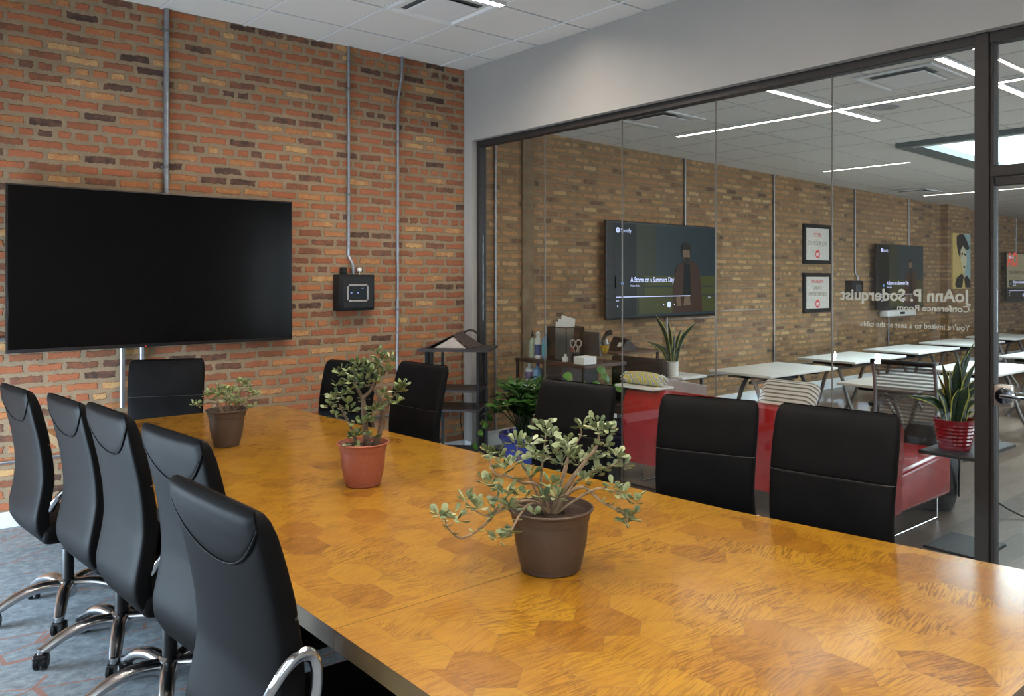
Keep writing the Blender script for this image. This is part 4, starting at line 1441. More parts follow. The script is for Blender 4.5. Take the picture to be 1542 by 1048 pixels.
def music_tv(label, x0, x1, z0, z1, yf, txt=True, art=True):
    t = thing('wall_screen', label, 'television', ((x0 + x1) / 2, yf, z0), 0, 'office wall screens')
    s = tv(t, x0, x1, z0, z1, yf, SCM['sky'])
    W, Hh = x1 - x0, z1 - z0
    X = lambda u: x0 + u * W
    Z = lambda v: z1 - v * Hh
    y = yf - .0032
    k = [0]
    def rect(m, u0, v0, u1, v1, nm='picture'):
        k[0] += 1
        return scr(s, nm, SCM[m], X(u0), X(u1), Z(v1), Z(v0), y - .0007 * k[0])
    if art:
        rect('dark', .012, .02, .245, .97)
        rect('grn', .25, .02, .42, .97)
        rect('olive', .32, .55, .985, .66); rect('olive', .32, .675, .985, .76); rect('olive', .27, .775, .985, .95)
        # seated figure in a brown coat
        g = G()
        k[0] += 1
        yy = y - .0007 * k[0]
        def shp(m, pts):
            k[0] += 1
            gg = G(); yq = y - .0007 * k[0]
            a = gg.verts([(X(u), yq, Z(v)) for u, v in pts]); b = gg.verts([(X(u), yq + .0006, Z(v)) for u, v in pts])
            gg.face(a); gg.face(list(reversed(b)))
            for i in range(len(pts)):
                gg.face([a[i], b[i], b[(i + 1) % len(pts)], a[(i + 1) % len(pts)]])
            gg.world('picture', SCM[m], s)
        g.bm.free()
        shp('coat', [(.57, .95), (.575, .72), (.60, .50), (.62, .44), (.68, .40), (.72, .38), (.78, .40), (.82, .45), (.84, .60), (.86, .95)])
        shp('dark', [(.67, .76), (.68, .42), (.735, .42), (.745, .76)])
        shp('skin', [(.665, .27), (.73, .27), (.735, .34), (.715, .41), (.685, .41), (.665, .34)])
        shp('hair', [(.655, .30), (.66, .22), (.69, .19), (.735, .20), (.745, .29), (.73, .265), (.67, .265)])
        shp('hair', [(.672, .35), (.73, .35), (.715, .42), (.688, .42)])
        shp('skin', [(.60, .78), (.64, .77), (.65, .88), (.61, .88)]); shp('skin', [(.68, .78), (.73, .77), (.74, .87), (.67, .88)])
    else:
        rect('tan', .012, .02, .985, .97); rect('dark', .012, .70, .985, .97); rect('olive', .1, .55, .9, .72)
        yq = y - .004
        m4 = Matrix(((1, 0, 0, 0), (0, 0, -1, yq), (0, 1, 0, 0), (0, 0, 0, 1)))
        po = s.matrix_world
        off = Vector(t.location)
        text_obj('screen_text', 'AO', .38, SCM['red'], s, Matrix.Translation(Vector((X(.02), 0, Z(.26))) - off) @ m4, depth=.0004, bold=.012)
        text_obj('screen_text', 'ON THE FLOOR', .11, SCM['dark'], s, Matrix.Translation(Vector((X(.08), 0, Z(.44))) - off) @ m4, depth=.0004)
    y2 = y - .0007 * (k[0] + 3)
    def circ(m, u, v, r, nm='icon'):
        g = G(); g.lathe([(.0, 0), (r, 0), (r, .0006), (.0, .0006)], (X(u), y2, Z(v)), 20, mat=Matrix.Rotation(PI / 2, 4, 'X')); return g.world(nm, SCM[m], s)
    off = Vector(t.location)
    m4 = Matrix(((1, 0, 0, 0), (0, 0, -1, y2), (0, 1, 0, 0), (0, 0, 0, 1)))
    def tx(body, u, v, size, sq=1.0, bold=0.0):
        text_obj('screen_text', body, size, SCM['white'], s, Matrix.Translation(Vector((X(u), 0, Z(v))) - off) @ m4, depth=.0003, bold=bold, squeeze=sq)
    def rec(m, u0, v0, u1, v1, nm='progress_bar'):
        scr(s, nm, SCM[m], X(u0), X(u1), Z(v1), Z(v0), y2)
    circ('white', .09, .095, .030)
    g = G()
    for i, rr in enumerate((.018, .013, .008)):
        g.tube([(X(.09) + rr * math.cos(a), y2 - .0012, Z(.095) - .008 + i * -.004 + rr * math.sin(a)) for a in np.linspace(.6, 2.5, 8)], .0018, 4)
    g.world('icon', SCM['dark'], s)
    tx('Spotify', .113, .115, .062)
    rec('dark', .075, .56, .155, .68, 'album_cover'); g = G(); g.lathe([(.0, 0), (.022, 0), (.0, .0006)], (X(.125), y2 - .001, Z(.63)), 14, mat=Matrix.Rotation(PI / 2, 4, 'X')); g.world('album_cover', SCM['blue'], s)
    tx('A Storm on a Summers Day', .195, .618, .082, .80, .0012)
    tx('Nathan Atkins', .195, .665, .03, .9)
    rec('white', .075, .765, .735, .773); rec('grn', .735, .766, .94, .772)
    tx('0:27', .075, .815, .028); tx('2:34', .91, .80, .028)
    circ('white', .088, .865, .010); circ('white', .535, .86, .036); circ('white', .485, .86, .009); circ('white', .585, .86, .009); circ('skin', .43, .86, .010); circ('skin', .635, .86, .010)
    rec('grn', .528, .845, .533, .875, 'icon'); 
    return t
music_tv('large office wall screen showing a song title and a seated figure in a coat', 1.805, 3.745, 1.180, 2.275, -.10)
music_tv('medium-looking wall screen behind the mirrored name, above a white sound bar', 7.80, 9.44, 1.145, 2.19, -.13)
music_tv('distant wall screen with red letters beyond the dark post', 13.15, 14.9, 1.17, 2.17, -.13, True, False)

for x, lab, zb in ((.36, 'office conduit nearest the glass frame, running floor to ceiling', .15), (3.254, 'office conduit rising above the large music screen', 2.2), (5.149, 'office conduit between the music screen and the framed posters', .15), (9.147, 'office conduit above the second wall screen', 2.1),
                   (14.0, 'far office conduit above the screen with red letters', 2.1), (15.4, 'farthest office conduit at the end of the brick wall', .15)):
    conduit([(x, -.016, zc(x)), (x, -.016, zb)], lab, .0125)
conduit(catmull([(7.344, -.016, zc(7.3)), (7.344, -.016, 2.2), (7.35, -.016, 1.75), (7.38, -.04, 1.68), (7.385, -.04, 1.60)], 4), 'office conduit dropping to the dark box beside the framed posters', .0125)
conduit([(2.9, -.03, 1.2), (2.9, -.03, .15)], 'office conduit under the large music screen', .0125)
conduit([(8.4, -.03, 1.1), (8.4, -.03, .15)], 'office conduit under the sound bar', .0125)
conduit([(.9, -.02, .43), (6.5, -.02, .43)], 'horizontal office conduit low on the tan brick wall', .012)
t = thing('wall_box', 'dark square wall box with small screen beside the framed posters', 'control box', (7.25, 0, 1.36))
g = G(); g.box((7.07, -.11, 1.355), (7.43, .004, 1.61), .006, 2); g.world('body', M['black_plastic'], t)
g = G(); g.box((7.19, -.118, 1.41), (7.36, -.109, 1.55), .004, 1); g.world('screen', M['dark_grey'], t)
t = thing('sound_bar', 'white sound bar hanging under the second wall screen', 'speaker', (8.6, -.1, 1.04))
g = G(); g.box((8.10, -.17, 1.025), (9.10, -.02, 1.130), .02, 3); g.world('body', M['white_lam'], t)
g = G(); g.box((8.52, -.174, 1.06), (8.68, -.168, 1.10), .003, 1); g.world('camera_eye', M['black_plastic'], t)
g = G(); g.box((8.3, -.03, 1.05), (8.9, .004, 1.1)); g.world('bracket', M['black_metal'], t)

def framed(label, x0, x1, z0, z1, lines, logo_z):
    t = thing('framed_poster', label, 'framed poster', ((x0 + x1) / 2, 0, z0), 0, 'framed slogan posters')
    g = G()
    f2 = .055
    for lo, hi in (((x0, -.035, z0), (x1, .004, z0 + f2)), ((x0, -.035, z1 - f2), (x1, .004, z1)), ((x0, -.035, z0 + f2), (x0 + f2, .004, z1 - f2)), ((x1 - f2, -.035, z0 + f2), (x1, .004, z1 - f2))):
        g.box(lo, hi, .004, 1)
    g.world('frame', M['black_plastic'], t)
    g = G(); g.box((x0 + f2 - .004, -.022, z0 + f2 - .004), (x1 - f2 + .004, -.004, z1 - f2 + .004)); sh = g.world('print', plain('off_white_print_paper', rgb(200, 192, 182), .5), t)
    off = Vector(t.location)
    m4 = Matrix(((1, 0, 0, 0), (0, 0, -1, -.0235), (0, 1, 0, 0), (0, 0, 0, 1)))
    xm = (x0 + x1) / 2
    for body, z, size, sq, mt in lines:
        text_obj('print_text', body, size, M[mt], sh, Matrix.Translation(Vector((xm, 0, z)) - off) @ m4, depth=.0006, align='CENTER', squeeze=sq)
    g = G(); g.lathe([(.0, 0), (.062, 0), (.062, .001), (.0, .001)], (xm, -.0232, logo_z), 28, mat=Matrix.Rotation(PI / 2, 4, 'X')); g.world('print_logo', M['red_ink'], sh)
    text_obj('print_text', 'm', .10, M['paper'], sh, Matrix.Translation(Vector((xm, -.0012, logo_z - .03)) - off) @ m4, depth=.0006, align='CENTER', bold=.002)
framed('upper framed poster telling one to do a job, red and olive print', 5.88, 6.63, 1.852, 2.425, [('ICYMI,', 2.245, .082, .9, 'red_ink'), ('DO YOUR JOB!', 2.125, .085, .92, 'grey_ink')], 1.995)
framed('lower framed poster about problems and opportunities', 5.88, 6.63, 1.150, 1.722, [('PROBLEMS', 1.575, .075, .9, 'red_ink'), ('CREATE', 1.485, .075, .9, 'grey_ink'), ('OPPORTUNITIES!', 1.39, .078, .82, 'grey_ink')], 1.275)

# generic stencil portrait canvas on the pilaster
t = thing('portrait_picture', 'tall yellow and pale blue stencil portrait canvas on the brick pilaster', 'picture', (10.9, -.15, 1.47))
g = G(); g.box((10.55, -.165, 1.46), (11.30, -.1315, 2.46), .003, 1); g.world('canvas', plain('pale_yellow_canvas', rgb(212, 184, 110), .7, var=.06), t)
def cshape(nm, col, pts, d):
    g = G()
    a = g.verts([(10.55 + u * .75, -.1655 - d, 2.46 - v) for u, v in pts]); b = g.verts([(10.55 + u * .75, -.164 - d, 2.46 - v) for u, v in pts])
    g.face(a); g.face(list(reversed(b)))
    for i in range(len(pts)):
        g.face([a[i], b[i], b[(i + 1) % len(pts)], a[(i + 1) % len(pts)]])
    g.world('canvas_print', col, t)
INK = plain('black_print_ink', rgb(28, 26, 24), .7); BLU = plain('pale_blue_print', rgb(150, 180, 180), .7)
cshape('b', BLU, [(.55, 0), (1, 0), (1, .9), (.7, .9), (.6, .5)], .001)
cshape('k', INK, [(.2, .05), (.45, .0), (.62, .02), (.78, .12), (.95, .25), (.85, .30), (.7, .28), (.55, .22), (.45, .28), (.40, .45), (.28, .35), (.2, .2)], .002)
cshape('f', plain('pale_face_print', rgb(214, 206, 168), .7), [(.42, .30), (.55, .23), (.72, .30), (.78, .45), (.74, .62), (.6, .74), (.5, .6), (.42, .45)], .003)
cshape('k', INK, [(.45, .36), (.55, .34), (.55, .38), (.47, .40)], .004); cshape('k', INK, [(.62, .35), (.74, .37), (.74, .41), (.63, .39)], .004); cshape('k', INK, [(.54, .58), (.7, .60), (.62, .64)], .004)
cshape('k', INK, [(.1, .92), (.2, .80), (.5, .72), (.6, .78), (.5, .98), (.2, .98)], .003); cshape('k', INK, [(.62, .8), (.8, .76), (1, .86), (1, .98), (.7, .98)], .003)

# white folding tables in two rows
def make_table():
    t = thing('folding_table', '', 'table')
    g = G(); g.box((-.6, -.36, .705), (.6, .36, .73), .004, 2); g.done('table_top', M['white_lam'], t)
    for sx in (-1, 1):
        g = G(); g.box((sx * .42 - .03, -.24, .66), (sx * .42 + .03, .24, .705), .008, 2); g.done('hinge_bracket', M['black_plastic'], t)
        for sy in (-1, 1):
            g = G()
            g.tube(catmull([(sx * .42, sy * .03, .67), (sx * .42, sy * .07, .60), (sx * .42, sy * .11, .50), (sx * .42, sy * .2, .22), (sx * .42, sy * .32, .03)], 5), [.021] * 21, 10)
            g.lathe([(.0, 0), (.026, 0), (.026, .03), (.0, .04)], (sx * .42, sy * .325, 0), 14)
            g.done('leg', M['steel_grey'], t, angle=60)
    g = G(); g.box((-.40, -.03, .60), (.40, .03, .63), .006, 1); g.done('crossbar', M['dark_grey'], t)
    return t
tab0 = make_table()
spots = [(2.62, -1.68, 0, 'white folding table nearest the brick wall, first of the back row'), (4.42, -1.55, 0, 'white folding table second in the row along the brick wall'), (6.05, -1.50, 0, 'white folding table third in the row along the brick wall'),
         (7.75, -1.45, 0, 'white folding table fourth in the row along the brick wall'), (9.5, -1.4, 0, 'white folding table farthest along the brick wall'), (2.68, -3.02, 0, 'white folding table behind the grey mesh chair'),
         (4.35, -3.02, 0, 'white folding table behind the red potted snake plant'), (6.4, -3.0, 0, 'white folding table behind the dark post, third of the front row'), (8.3, -2.9, 0, 'white folding table seen over the door lock, far in the front row')]
for i, (x, y, a, lab) in enumerate(spots):
    o = tab0 if i == 0 else copy_tree(tab0)
    o.location = (x, y, 0); o.rotation_euler = (0, 0, math.radians(a))
    tag(o, lab, 'table', 'white folding tables in the office')

# grey mesh task chair
t = thing('task_chair', 'grey mesh task chair with metal frame between the tables', 'chair', (1.70, -3.53, 0), math.radians(184))
def mesh_mat():
    k = NT('grey_striped_mesh')
    z = k.n('ShaderNodeSeparateXYZ', Vector=k.obj()).outputs[2]
    st = k.math('GREATER_THAN', k.math('FRACT', k.math('MULTIPLY', z, 38.0)), .45)
    tr = k.n('ShaderNodeBsdfTransparent', Color=(1, 1, 1, 1))
    di = k.n('ShaderNodeBsdfDiffuse', Color=rgb(112, 108, 106))
    mx = k.n('ShaderNodeMixShader')
    k.set(mx.inputs[0], k.math('MULTIPLY_ADD', st, .42, .18)); k.set(mx.inputs[1], tr.outputs[0]); k.set(mx.inputs[2], di.outputs[0])
    k.t.links.new(mx.outputs[0], k.out.inputs[0])
    return k.m
g = G()
rows = []
for i in range(9):
    z = .50 + i * .0625
    xo = .20 + .05 * ((z - .7) / .3) ** 2
    rows.append([(xo, y, z) for y in (-.215, .215)])
for a, b in zip(rows[:-1], rows[1:]):
    g.hexa([a[0], (a[0][0] + .004, a[0][1], a[0][2]), (a[1][0] + .004, a[1][1], a[1][2]), a[1], b[0], (b[0][0] + .004, b[0][1], b[0][2]), (b[1][0] + .004, b[1][1], b[1][2]), b[1]])
g.done('mesh_back', mesh_mat(), t)
for s in (-1, 1):
    g = G(); g.tube([(r_[0][0], s * .225, r_[0][2]) for r_ in rows], .014, 8); g.done('back_frame', M['steel'], t)
g = G(); g.box((.24, -.235, .99), (.285, .235, 1.025), .01, 2); g.done('top_rail', M['black_plastic'], t)
g = G(); g.box((-.26, -.23, .42), (.22, .23, .475), .02, 3); g.done('seat', M['dark_grey'], t)
for s in (-1, 1):
    g = G(); g.box((-.12, s * .29 - .035, .64), (.12, s * .29 + .035, .67), .012, 2); g.tube([(0, s * .29, .65), (.05, s * .27, .45), (.05, s * .2, .43)], .014, 8); g.done('armrest', M['black_plastic'], t)
g = G(); g.lathe([(.0, .08), (.035, .08), (.03, .42), (.0, .42)], n=16); g.done('gas_cylinder', M['black_plastic'], t)
for k in range(5):
    g = G(); a = 2 * PI * k / 5
    g.tube([(.02 * math.cos(a), .02 * math.sin(a), .1), (.3 * math.cos(a), .3 * math.sin(a), .065)], [.022, .014], 8)
    g.lathe([(.0, -.012), (.026, -.012), (.026, .012), (.0, .012)], (.3 * math.cos(a), .3 * math.sin(a), .03), 16, mat=Matrix.Rotation(PI / 2, 4, 'X'))
    g.done('base_leg', M['dark_grey'], t)

# red lounge sofa with its back to the glass
t = thing('lounge_sofa', 'glossy red leather lounge sofa with its back to the glass partition', 'sofa', (.7, -3.0, 0))
y0, y1 = -4.04, -1.84
g = G()
b2 = G()
n = 14
prof = [(.27, .175), (.40, .175), (.42, .44), (.44, .70), (.41, .755), (.35, .765), (.27, .742), (.225, .62), (.235, .40)]
rings = []
for yy in (y0, y0 + .012, y0 + .03, y1 - .03, y1 - .012, y1):
    k_ = .93 if yy in (y0, y1) else (.98 if yy in (y0 + .012, y1 - .012) else 1.0)
    cxm, czm = .33, .47
    rings.append([(cxm + (a - cxm) * k_, yy, czm + (b - czm) * k_) for a, b in prof])
g.rings(rings); g.world('backrest', M['red_leather'], t, angle=50)
g = G(); g.box((.38, y0 + .02, .175), (1.17, y1 - .02, .43), .035, 3)
for v in g.bm.verts:
    if v.co.z > .3:
        v.co.z += (v.co.x - .4) * .07
g.world('seat', M['red_leather'], t, angle=50)
for yy in (y0 + .1, y1 - .1):
    for xx, nm in ((.36, 'leg'), (1.12, 'leg')):
        g = G(); g.tube(catmull([(xx, yy, .18), (xx, yy, .06), (xx, yy, .012)], 3), .007, 8); g.world(nm, M['chrome'], t)
    g = G(); g.tube([(.36, yy, .012), (1.12, yy, .012)], .006, 8); g.world('foot_rail', M['chrome'], t)

# things on and around the sofa
t = thing('tray', 'white tray board lying on the left end of the red sofa back', 'tray', (.35, -2.0, .7665))
g = G(); g.box((.215, -2.19, .7665), (.46, -1.78, .786), .006, 2)
g.world('board', M['white_lam'], t)
def roll_mat():
    k = NT('yellow_grey_patterned_fabric')
    v = k.obj()
    w = k.n('ShaderNodeTexWave', Vector=k.mapping(v, rot=(.3, .2, .7)), Scale=9.0, Distortion=9.0, Detail=1.0)
    c = k.ramp(w.outputs[1], [(.25, rgb(196, 178, 92)), (.5, rgb(214, 208, 190)), (.75, rgb(150, 158, 156))], 'CONSTANT')
    k.bsdf(Base_Color=c, Roughness=.85)
    return k.m
t = thing('rolled_cushion', 'yellow and white patterned roll with fringed ends lying on the white tray', 'cushion', (.36, -2.02, .7865))
g = G()
axis_y = np.linspace(-2.16, -1.80, 14)
rings = []
for i, yy in enumerate(axis_y):
    rr = .052 * (1 - .18 * (abs(i - 6.5) / 6.5) ** 4)
    rings.append([(.34 + rr * 1.25 * math.cos(a), yy, .788 + rr * (1 + math.sin(a))) for a in np.linspace(0, 2 * PI, 18, endpoint=False)])
g.rings(rings); g.world('roll', roll_mat(), t)
g = G()
for yy, sg in ((-2.16, -1), (-1.80, 1)):
    for k in range(9):
        a = k * .7
        p = Vector((.34 + .045 * math.cos(a), yy, .848 + .035 * math.sin(a)))
        g.tube([p, p + Vector((.01 * math.cos(a * 3), sg * .02, -.01)), p + Vector((0, sg * .035, -.02))], .004, 5)
g.world('fringe', M['paper'], t)
t = thing('laptop', 'large silver laptop with tilted open lid behind the red sofa back, beside the patterned roll', 'laptop', (.75, -2.0, .47))
g = G()
panel(g, [(.62, -1.93, .47), (.90, -2.19, .47), (.895, -2.165, .745), (.55, -1.87, .83)], .010); g.tube([(.55, -1.87, .83), (.895, -2.165, .745)], .008, 8); g.world('lid', plain('silver_aluminium', rgb(176, 172, 172), .4, metal=.3), t)
g = G(); panel(g, [(.62, -1.93, .468), (.90, -2.19, .468), (1.05, -2.04, .472), (.80, -1.87, .472)], .014); g.world('keyboard_deck', plain('silver_deck', rgb(140, 138, 138), .4, metal=.6), t)
t = thing('striped_cushion', 'white cushion with thin grey stripes behind the red sofa back', 'cushion', (.62, -3.05, .55))
def stripe_mat():
    k = NT('white_grey_striped_cloth')
    s_ = k.n('ShaderNodeSeparateXYZ', Vector=k.obj()).outputs
    f2 = k.math('FRACT', k.math('MULTIPLY', k.math('ADD', s_[0], k.math('MULTIPLY', s_[2], .6)), 30.0))
    k.bsdf(Base_Color=k.mix(k.math('GREATER_THAN', f2, .62), rgb(214, 210, 204), rgb(120, 116, 112)), Roughness=.85)
    return k.m
g = G(); g.cbox((0, 0, 0), (.40, .46, .14), .06, 4, None)
for v in g.bm.verts:
    k_ = 1 - .5 * max(abs(v.co.x) / .2, abs(v.co.y) / .23) ** 3
    v.co.z *= max(.3, k_)
bmesh.ops.transform(g.bm, matrix=Matrix.Translation((.06, 0, .16)) @ Matrix.Rotation(-1.0, 4, 'Y'), verts=g.bm.verts)
g.done('cover', stripe_mat(), t)

t = thing('backpack', 'black backpack slumped at the right end of the red sofa seat', 'backpack', (1.37, -3.78, 0))
g = G()
rings = []
for i in range(17):
    f2 = i / 16
    z = .01 + .60 * f2
    w = .165 * math.sin(PI * (.16 + .76 * f2)) ** .55
    dp = .20 * math.sin(PI * (.2 + .72 * f2)) ** .6
    rings.append([(1.375 + w * abs(math.cos(a)) ** .7 * (1 if math.cos(a) > 0 else -1) - .10 * f2 + .012 * mnoise.noise(Vector((a, z * 6, 1))), -3.78 + dp * abs(math.sin(a)) ** .7 * (1 if math.sin(a) > 0 else -1), z) for a in np.linspace(0, 2 * PI, 24, endpoint=False)])
g.rings(rings); g.world('bag', plain('black_nylon', rgb(20, 20, 22), .6, var=.2, scale=12, bump=.3), t)
g = G(); g.tube(catmull([(1.25, -3.94, .56), (1.27, -4.02, .42), (1.33, -4.0, .24), (1.38, -3.98, .12)], 6), .016, 8, flat=.4); g.tube(catmull([(1.46, -4.14, .14), (1.52, -4.24, .06), (1.56, -4.34, .012)], 5), .012, 8, flat=.5)
g.world('strap', M['black_plastic'], t)

# side table with the red pot
t = thing('side_table', 'dark square side table on a flat base plate beside the glass', 'side table', (.72, -4.44, 0))
g = G(); g.box((.42, -4.46, .575), (1.05, -4.13, .597), .004, 1); g.world('table_top', M['rack_board'], t)
g = G(); g.box((.46, -4.47, 0), (.86, -4.14, .014), .003, 1); g.world('base_plate', M['black_metal'], t)
g = G(); g.box((.48, -4.455, .014), (.53, -4.43, .575), .003, 1); g.world('post', M['black_metal'], t)
snake_plant('big snake plant in a glossy deep red pot on the side table', .60, -4.27, .597, .118, .085, .185, M['red_glaze'],
            [(-.04, .30, .02, .020, -.01), (.02, .36, 0, .024, .01), (.08, .40, -.02, .026, .03), (.11, .34, .03, .026, .04), (-.09, .27, -.02, .014, -.03), (-.13, .20, .04, .026, -.04), (.16, .20, -.03, .02, .05), (.20, .14, -.05, .018, .06),
             (.24, .28, -.06, .012, .05), (-.30, .165, .03, .020, -.05), (.05, .22, .06, .028, .0), (.0, .20, .05, .022, -.02), (.13, .44, -.03, .018, .03), (.26, .05, -.08, .016, .06), (-.06, .33, -.03, .012, -.02)], True)

# small white table with the white pot behind the sofa
t = thing('low_cabinet', 'small white cabinet top behind the red sofa holding a white pot', 'cabinet', (1.55, -1.45, 0))
g = G(); g.box((1.28, -1.60, .71), (1.64, -1.28, .735), .004, 1); g.world('table_top', M['white_lam'], t)
for a, b in ((1.30, -1.58), (1.59, -1.58), (1.30, -1.33), (1.59, -1.33)):
    g = G(); g.box((a, b, 0), (a + .03, b + .03, .71), .003, 1); g.world('leg', M['steel_grey'], t)
snake_plant('slim snake plant in a plain white pot behind the red sofa', 1.33, -1.44, .735, .062, .05, .135, M['white_ceramic'],
            [(-.16, .42, 0, .016, -.02), (-.04, .36, .01, .013, -.01), (.02, .26, -.02, .013, .01), (.08, .30, 0, .012, .02), (.22, .36, .02, .016, .03), (-.24, .20, .02, .018, -.04), (-.20, .16, -.02, .016, -.04), (-.12, .17, .03, .016, -.03), (.05, .16, .03, .016, .02), (-.02, .18, .04, .012, 0)])

# console desk with the clutter
t = thing('console_desk', 'dark wood console desk with black frame behind the glass near the corner', 'desk', (.52, -.9, 0))
g = G(); g.box((.28, -1.36, .865), (.80, -.42, .895), .003, 1); g.world('desk_top', M['dark_wood'], t)
g = G(); g.box((.30, -.78, .672), (.78, -.44, .684), .003, 1); g.world('shelf', M['dark_wood'], t)
g = G(); g.box((.30, -1.30, .36), (.78, -.44, .38), .003, 1); g.world('shelf', M['dark_wood'], t)
g = G(); g.box((.30, -1.05, .60), (.75, -.78, .864), .003, 1); g.world('drawer_box', M['rack_board'], t)
for a, b in ((.285, -.45), (.77, -.45), (.285, -1.34), (.77, -1.34)):
    g = G(); g.box((a, b, 0), (a + .025, b + .025, .865), .002, 1); g.world('leg', M['black_metal'], t)
ZT = .8955
BG = 'bottles on the console desk'
def bottle(label, x, y, z, r, h, mat, cap, neck=.3, lab=None, pump=False):
    t = thing('bottle', label, 'bottle', (x, y, z), 0, BG)
    g = G(); g.lathe([(.0, 0), (r * .95, 0), (r, .006), (r, h * .62), (r * .85, h * .72), (r * neck, h * .80), (r * neck, h * .86), (.0, h * .86)], (x, y, z), 20); g.world('body', mat, t)
    g = G(); g.lathe([(.0, h * .85), (r * neck * 1.25, h * .85), (r * neck * 1.2, h * .96), (.0, h)], (x, y, z), 14)
    if pump:
        g.tube([(x, y, z + h * .95), (x, y, z + h * 1.1), (x - .03, y - .03, z + h * 1.08)], .006, 6)
    g.world('cap', cap, t)
    if lab:
        g = G(); g.lathe([(r + .0008, h * .12), (r + .0008, h * .52)], (x, y, z), 20, False, False); g.world('bottle_label', lab, t)
pale = plain('pale_green_plastic', rgb(150, 160, 140), .3); teal = plain('teal_label', rgb(60, 160, 180), .4); navy = plain('navy_label', rgb(60, 70, 120), .4); blu = plain('light_blue_plastic', rgb(120, 160, 200), .25)
bottle('grey-green pump bottle with black top, leftmost on the console desk', .40, -.53, ZT, .036, .23, pale, M['black_plastic'], .3, None, True)
bottle('white spray bottle with blue label between two others on the console desk', .40, -.61, ZT, .032, .25, M['white_ceramic'], M['white_ceramic'], .55, navy)
bottle('teal labelled sanitiser bottle beside the black mesh box', .42, -.70, ZT, .036, .27, blu, M['white_ceramic'], .3, teal, True)
bottle('water bottle with purple label on the desk shelf', .37, -.53, .6845, .042, .165, M['white_ceramic'], M['white_ceramic'], .4, plain('purple_label', rgb(110, 90, 130), .4))
bottle('clear blue water bottle on the desk shelf', .37, -.64, .6845, .042, .172, blu, navy, .35)
t = thing('white_box', 'white carton on the low shelf of the console desk', 'box', (.45, -.62, .3805))
g = G(); g.box((.31, -.76, .3805), (.60, -.47, .655), .006, 1); g.world('carton', M['paper'], t)
t = thing('mesh_organizer', 'black mesh file box on the console desk holding papers', 'organizer', (.5, -.9, ZT))
k = NT('black_wire_mesh')
tr = k.n('ShaderNodeBsdfTransparent'); di = k.n('ShaderNodeBsdfDiffuse', Color=rgb(20, 20, 22)); mx = k.n('ShaderNodeMixShader', Fac=.36)
k.set(mx.inputs[1], tr.outputs[0]); k.set(mx.inputs[2], di.outputs[0]); k.t.links.new(mx.outputs[0], k.out.inputs[0])
ox0, ox1, oy0, oy1, oh = .38, .60, -1.02, -.76, .30
g = G()
for lo, hi in (((ox0, oy0, ZT), (ox0 + .003, oy1, ZT + oh)), ((ox1 - .003, oy0, ZT), (ox1, oy1, ZT + oh)), ((ox0, oy0, ZT), (ox1, oy0 + .003, ZT + oh)), ((ox0, oy1 - .003, ZT), (ox1, oy1, ZT + oh)), ((ox0, oy0, ZT), (ox1, oy1, ZT + .003))):
    g.box(lo, hi)
g.world('mesh_side', k.m, t)
g = G()
for a in (ox0, ox1):
    for b in (oy0, oy1):
        g.tube([(a, b, ZT), (a, b, ZT + oh)], .005, 6)
for z in (ZT + .005, ZT + oh):
    g.tube([(ox0, oy0, z), (ox1, oy0, z)], .005, 6); g.tube([(ox0, oy1, z), (ox1, oy1, z)], .005, 6); g.tube([(ox0, oy0, z), (ox0, oy1, z)], .005, 6); g.tube([(ox1, oy0, z), (ox1, oy1, z)], .005, 6)
g.world('frame', M['black_metal'], t)
for i, (a, b, dz, lab) in enumerate(((.47, -.02, .105, 'tallest white paper sheet sticking out of the mesh file box'), (.455, .01, .07, 'middle white paper sheet in the mesh file box'), (.44, .03, .045, 'lowest white paper sheet in the mesh file box'))):
    t = thing('paper_sheet', lab, 'paper', (a, -.9, ZT + .004), 0, 'papers in the mesh box')
    g = G(); g.hexa([(a, -1.0 + .02, ZT + .004), (a + .002, -1.0 + .02, ZT + .004), (a + .002, -.80, ZT + .004), (a, -.80, ZT + .004),
                     (a + .02, -1.0 + b, ZT + oh + dz - .03), (a + .022, -1.0 + b, ZT + oh + dz - .03), (a + .022, -.82 + b, ZT + oh + dz), (a + .02, -.82 + b, ZT + oh + dz)])
    g.world('sheet', M['paper'], t)
t = thing('monitor', 'dark monitor panel tilted behind the pencil cup on the console desk', 'monitor', (.68, -1.0, ZT))
g = G(); g.hexa([(.66, -1.16, ZT + .04), (.68, -1.16, ZT + .04), (.68, -.86, ZT + .04), (.66, -.86, ZT + .04), (.70, -1.11, ZT + .25), (.72, -1.11, ZT + .25), (.72, -.86, ZT + .25), (.70, -.86, ZT + .25)]); g.world('panel', M['dark_grey'], t)
g = G(); g.box((.65, -1.06, ZT), (.74, -.94, ZT + .01)); g.box((.69, -1.02, ZT), (.71, -.98, ZT + .08)); g.world('stand', M['black_plastic'], t)
t = thing('pencil_cup', 'dark pencil cup on the console desk', 'cup', (.42, -1.10, ZT))
g = G(); g.lathe([(.0, 0), (.035, 0), (.038, .09), (.034, .09), (.032, .01), (.0, .01)], (.42, -1.10, ZT), 20); g.world('cup', M['black_metal'], t)
t = thing('scissors', 'scissors with grey loop handles standing in the pencil cup', 'scissors', (.42, -1.10, ZT + .012))
g = G()
for s in (-1, 1):
    g.tube([(.42 + RV.x * s * .026 + .03 * math.cos(a) * RV.x * .8, -1.10 + RV.y * s * .026 + .03 * math.cos(a) * RV.y * .8, ZT + .165 + .032 * math.sin(a)) for a in np.linspace(0, 2 * PI, 17)], .0055, 6, False)
g.world('handles', plain('grey_handle_plastic', rgb(150, 146, 144), .4), t)
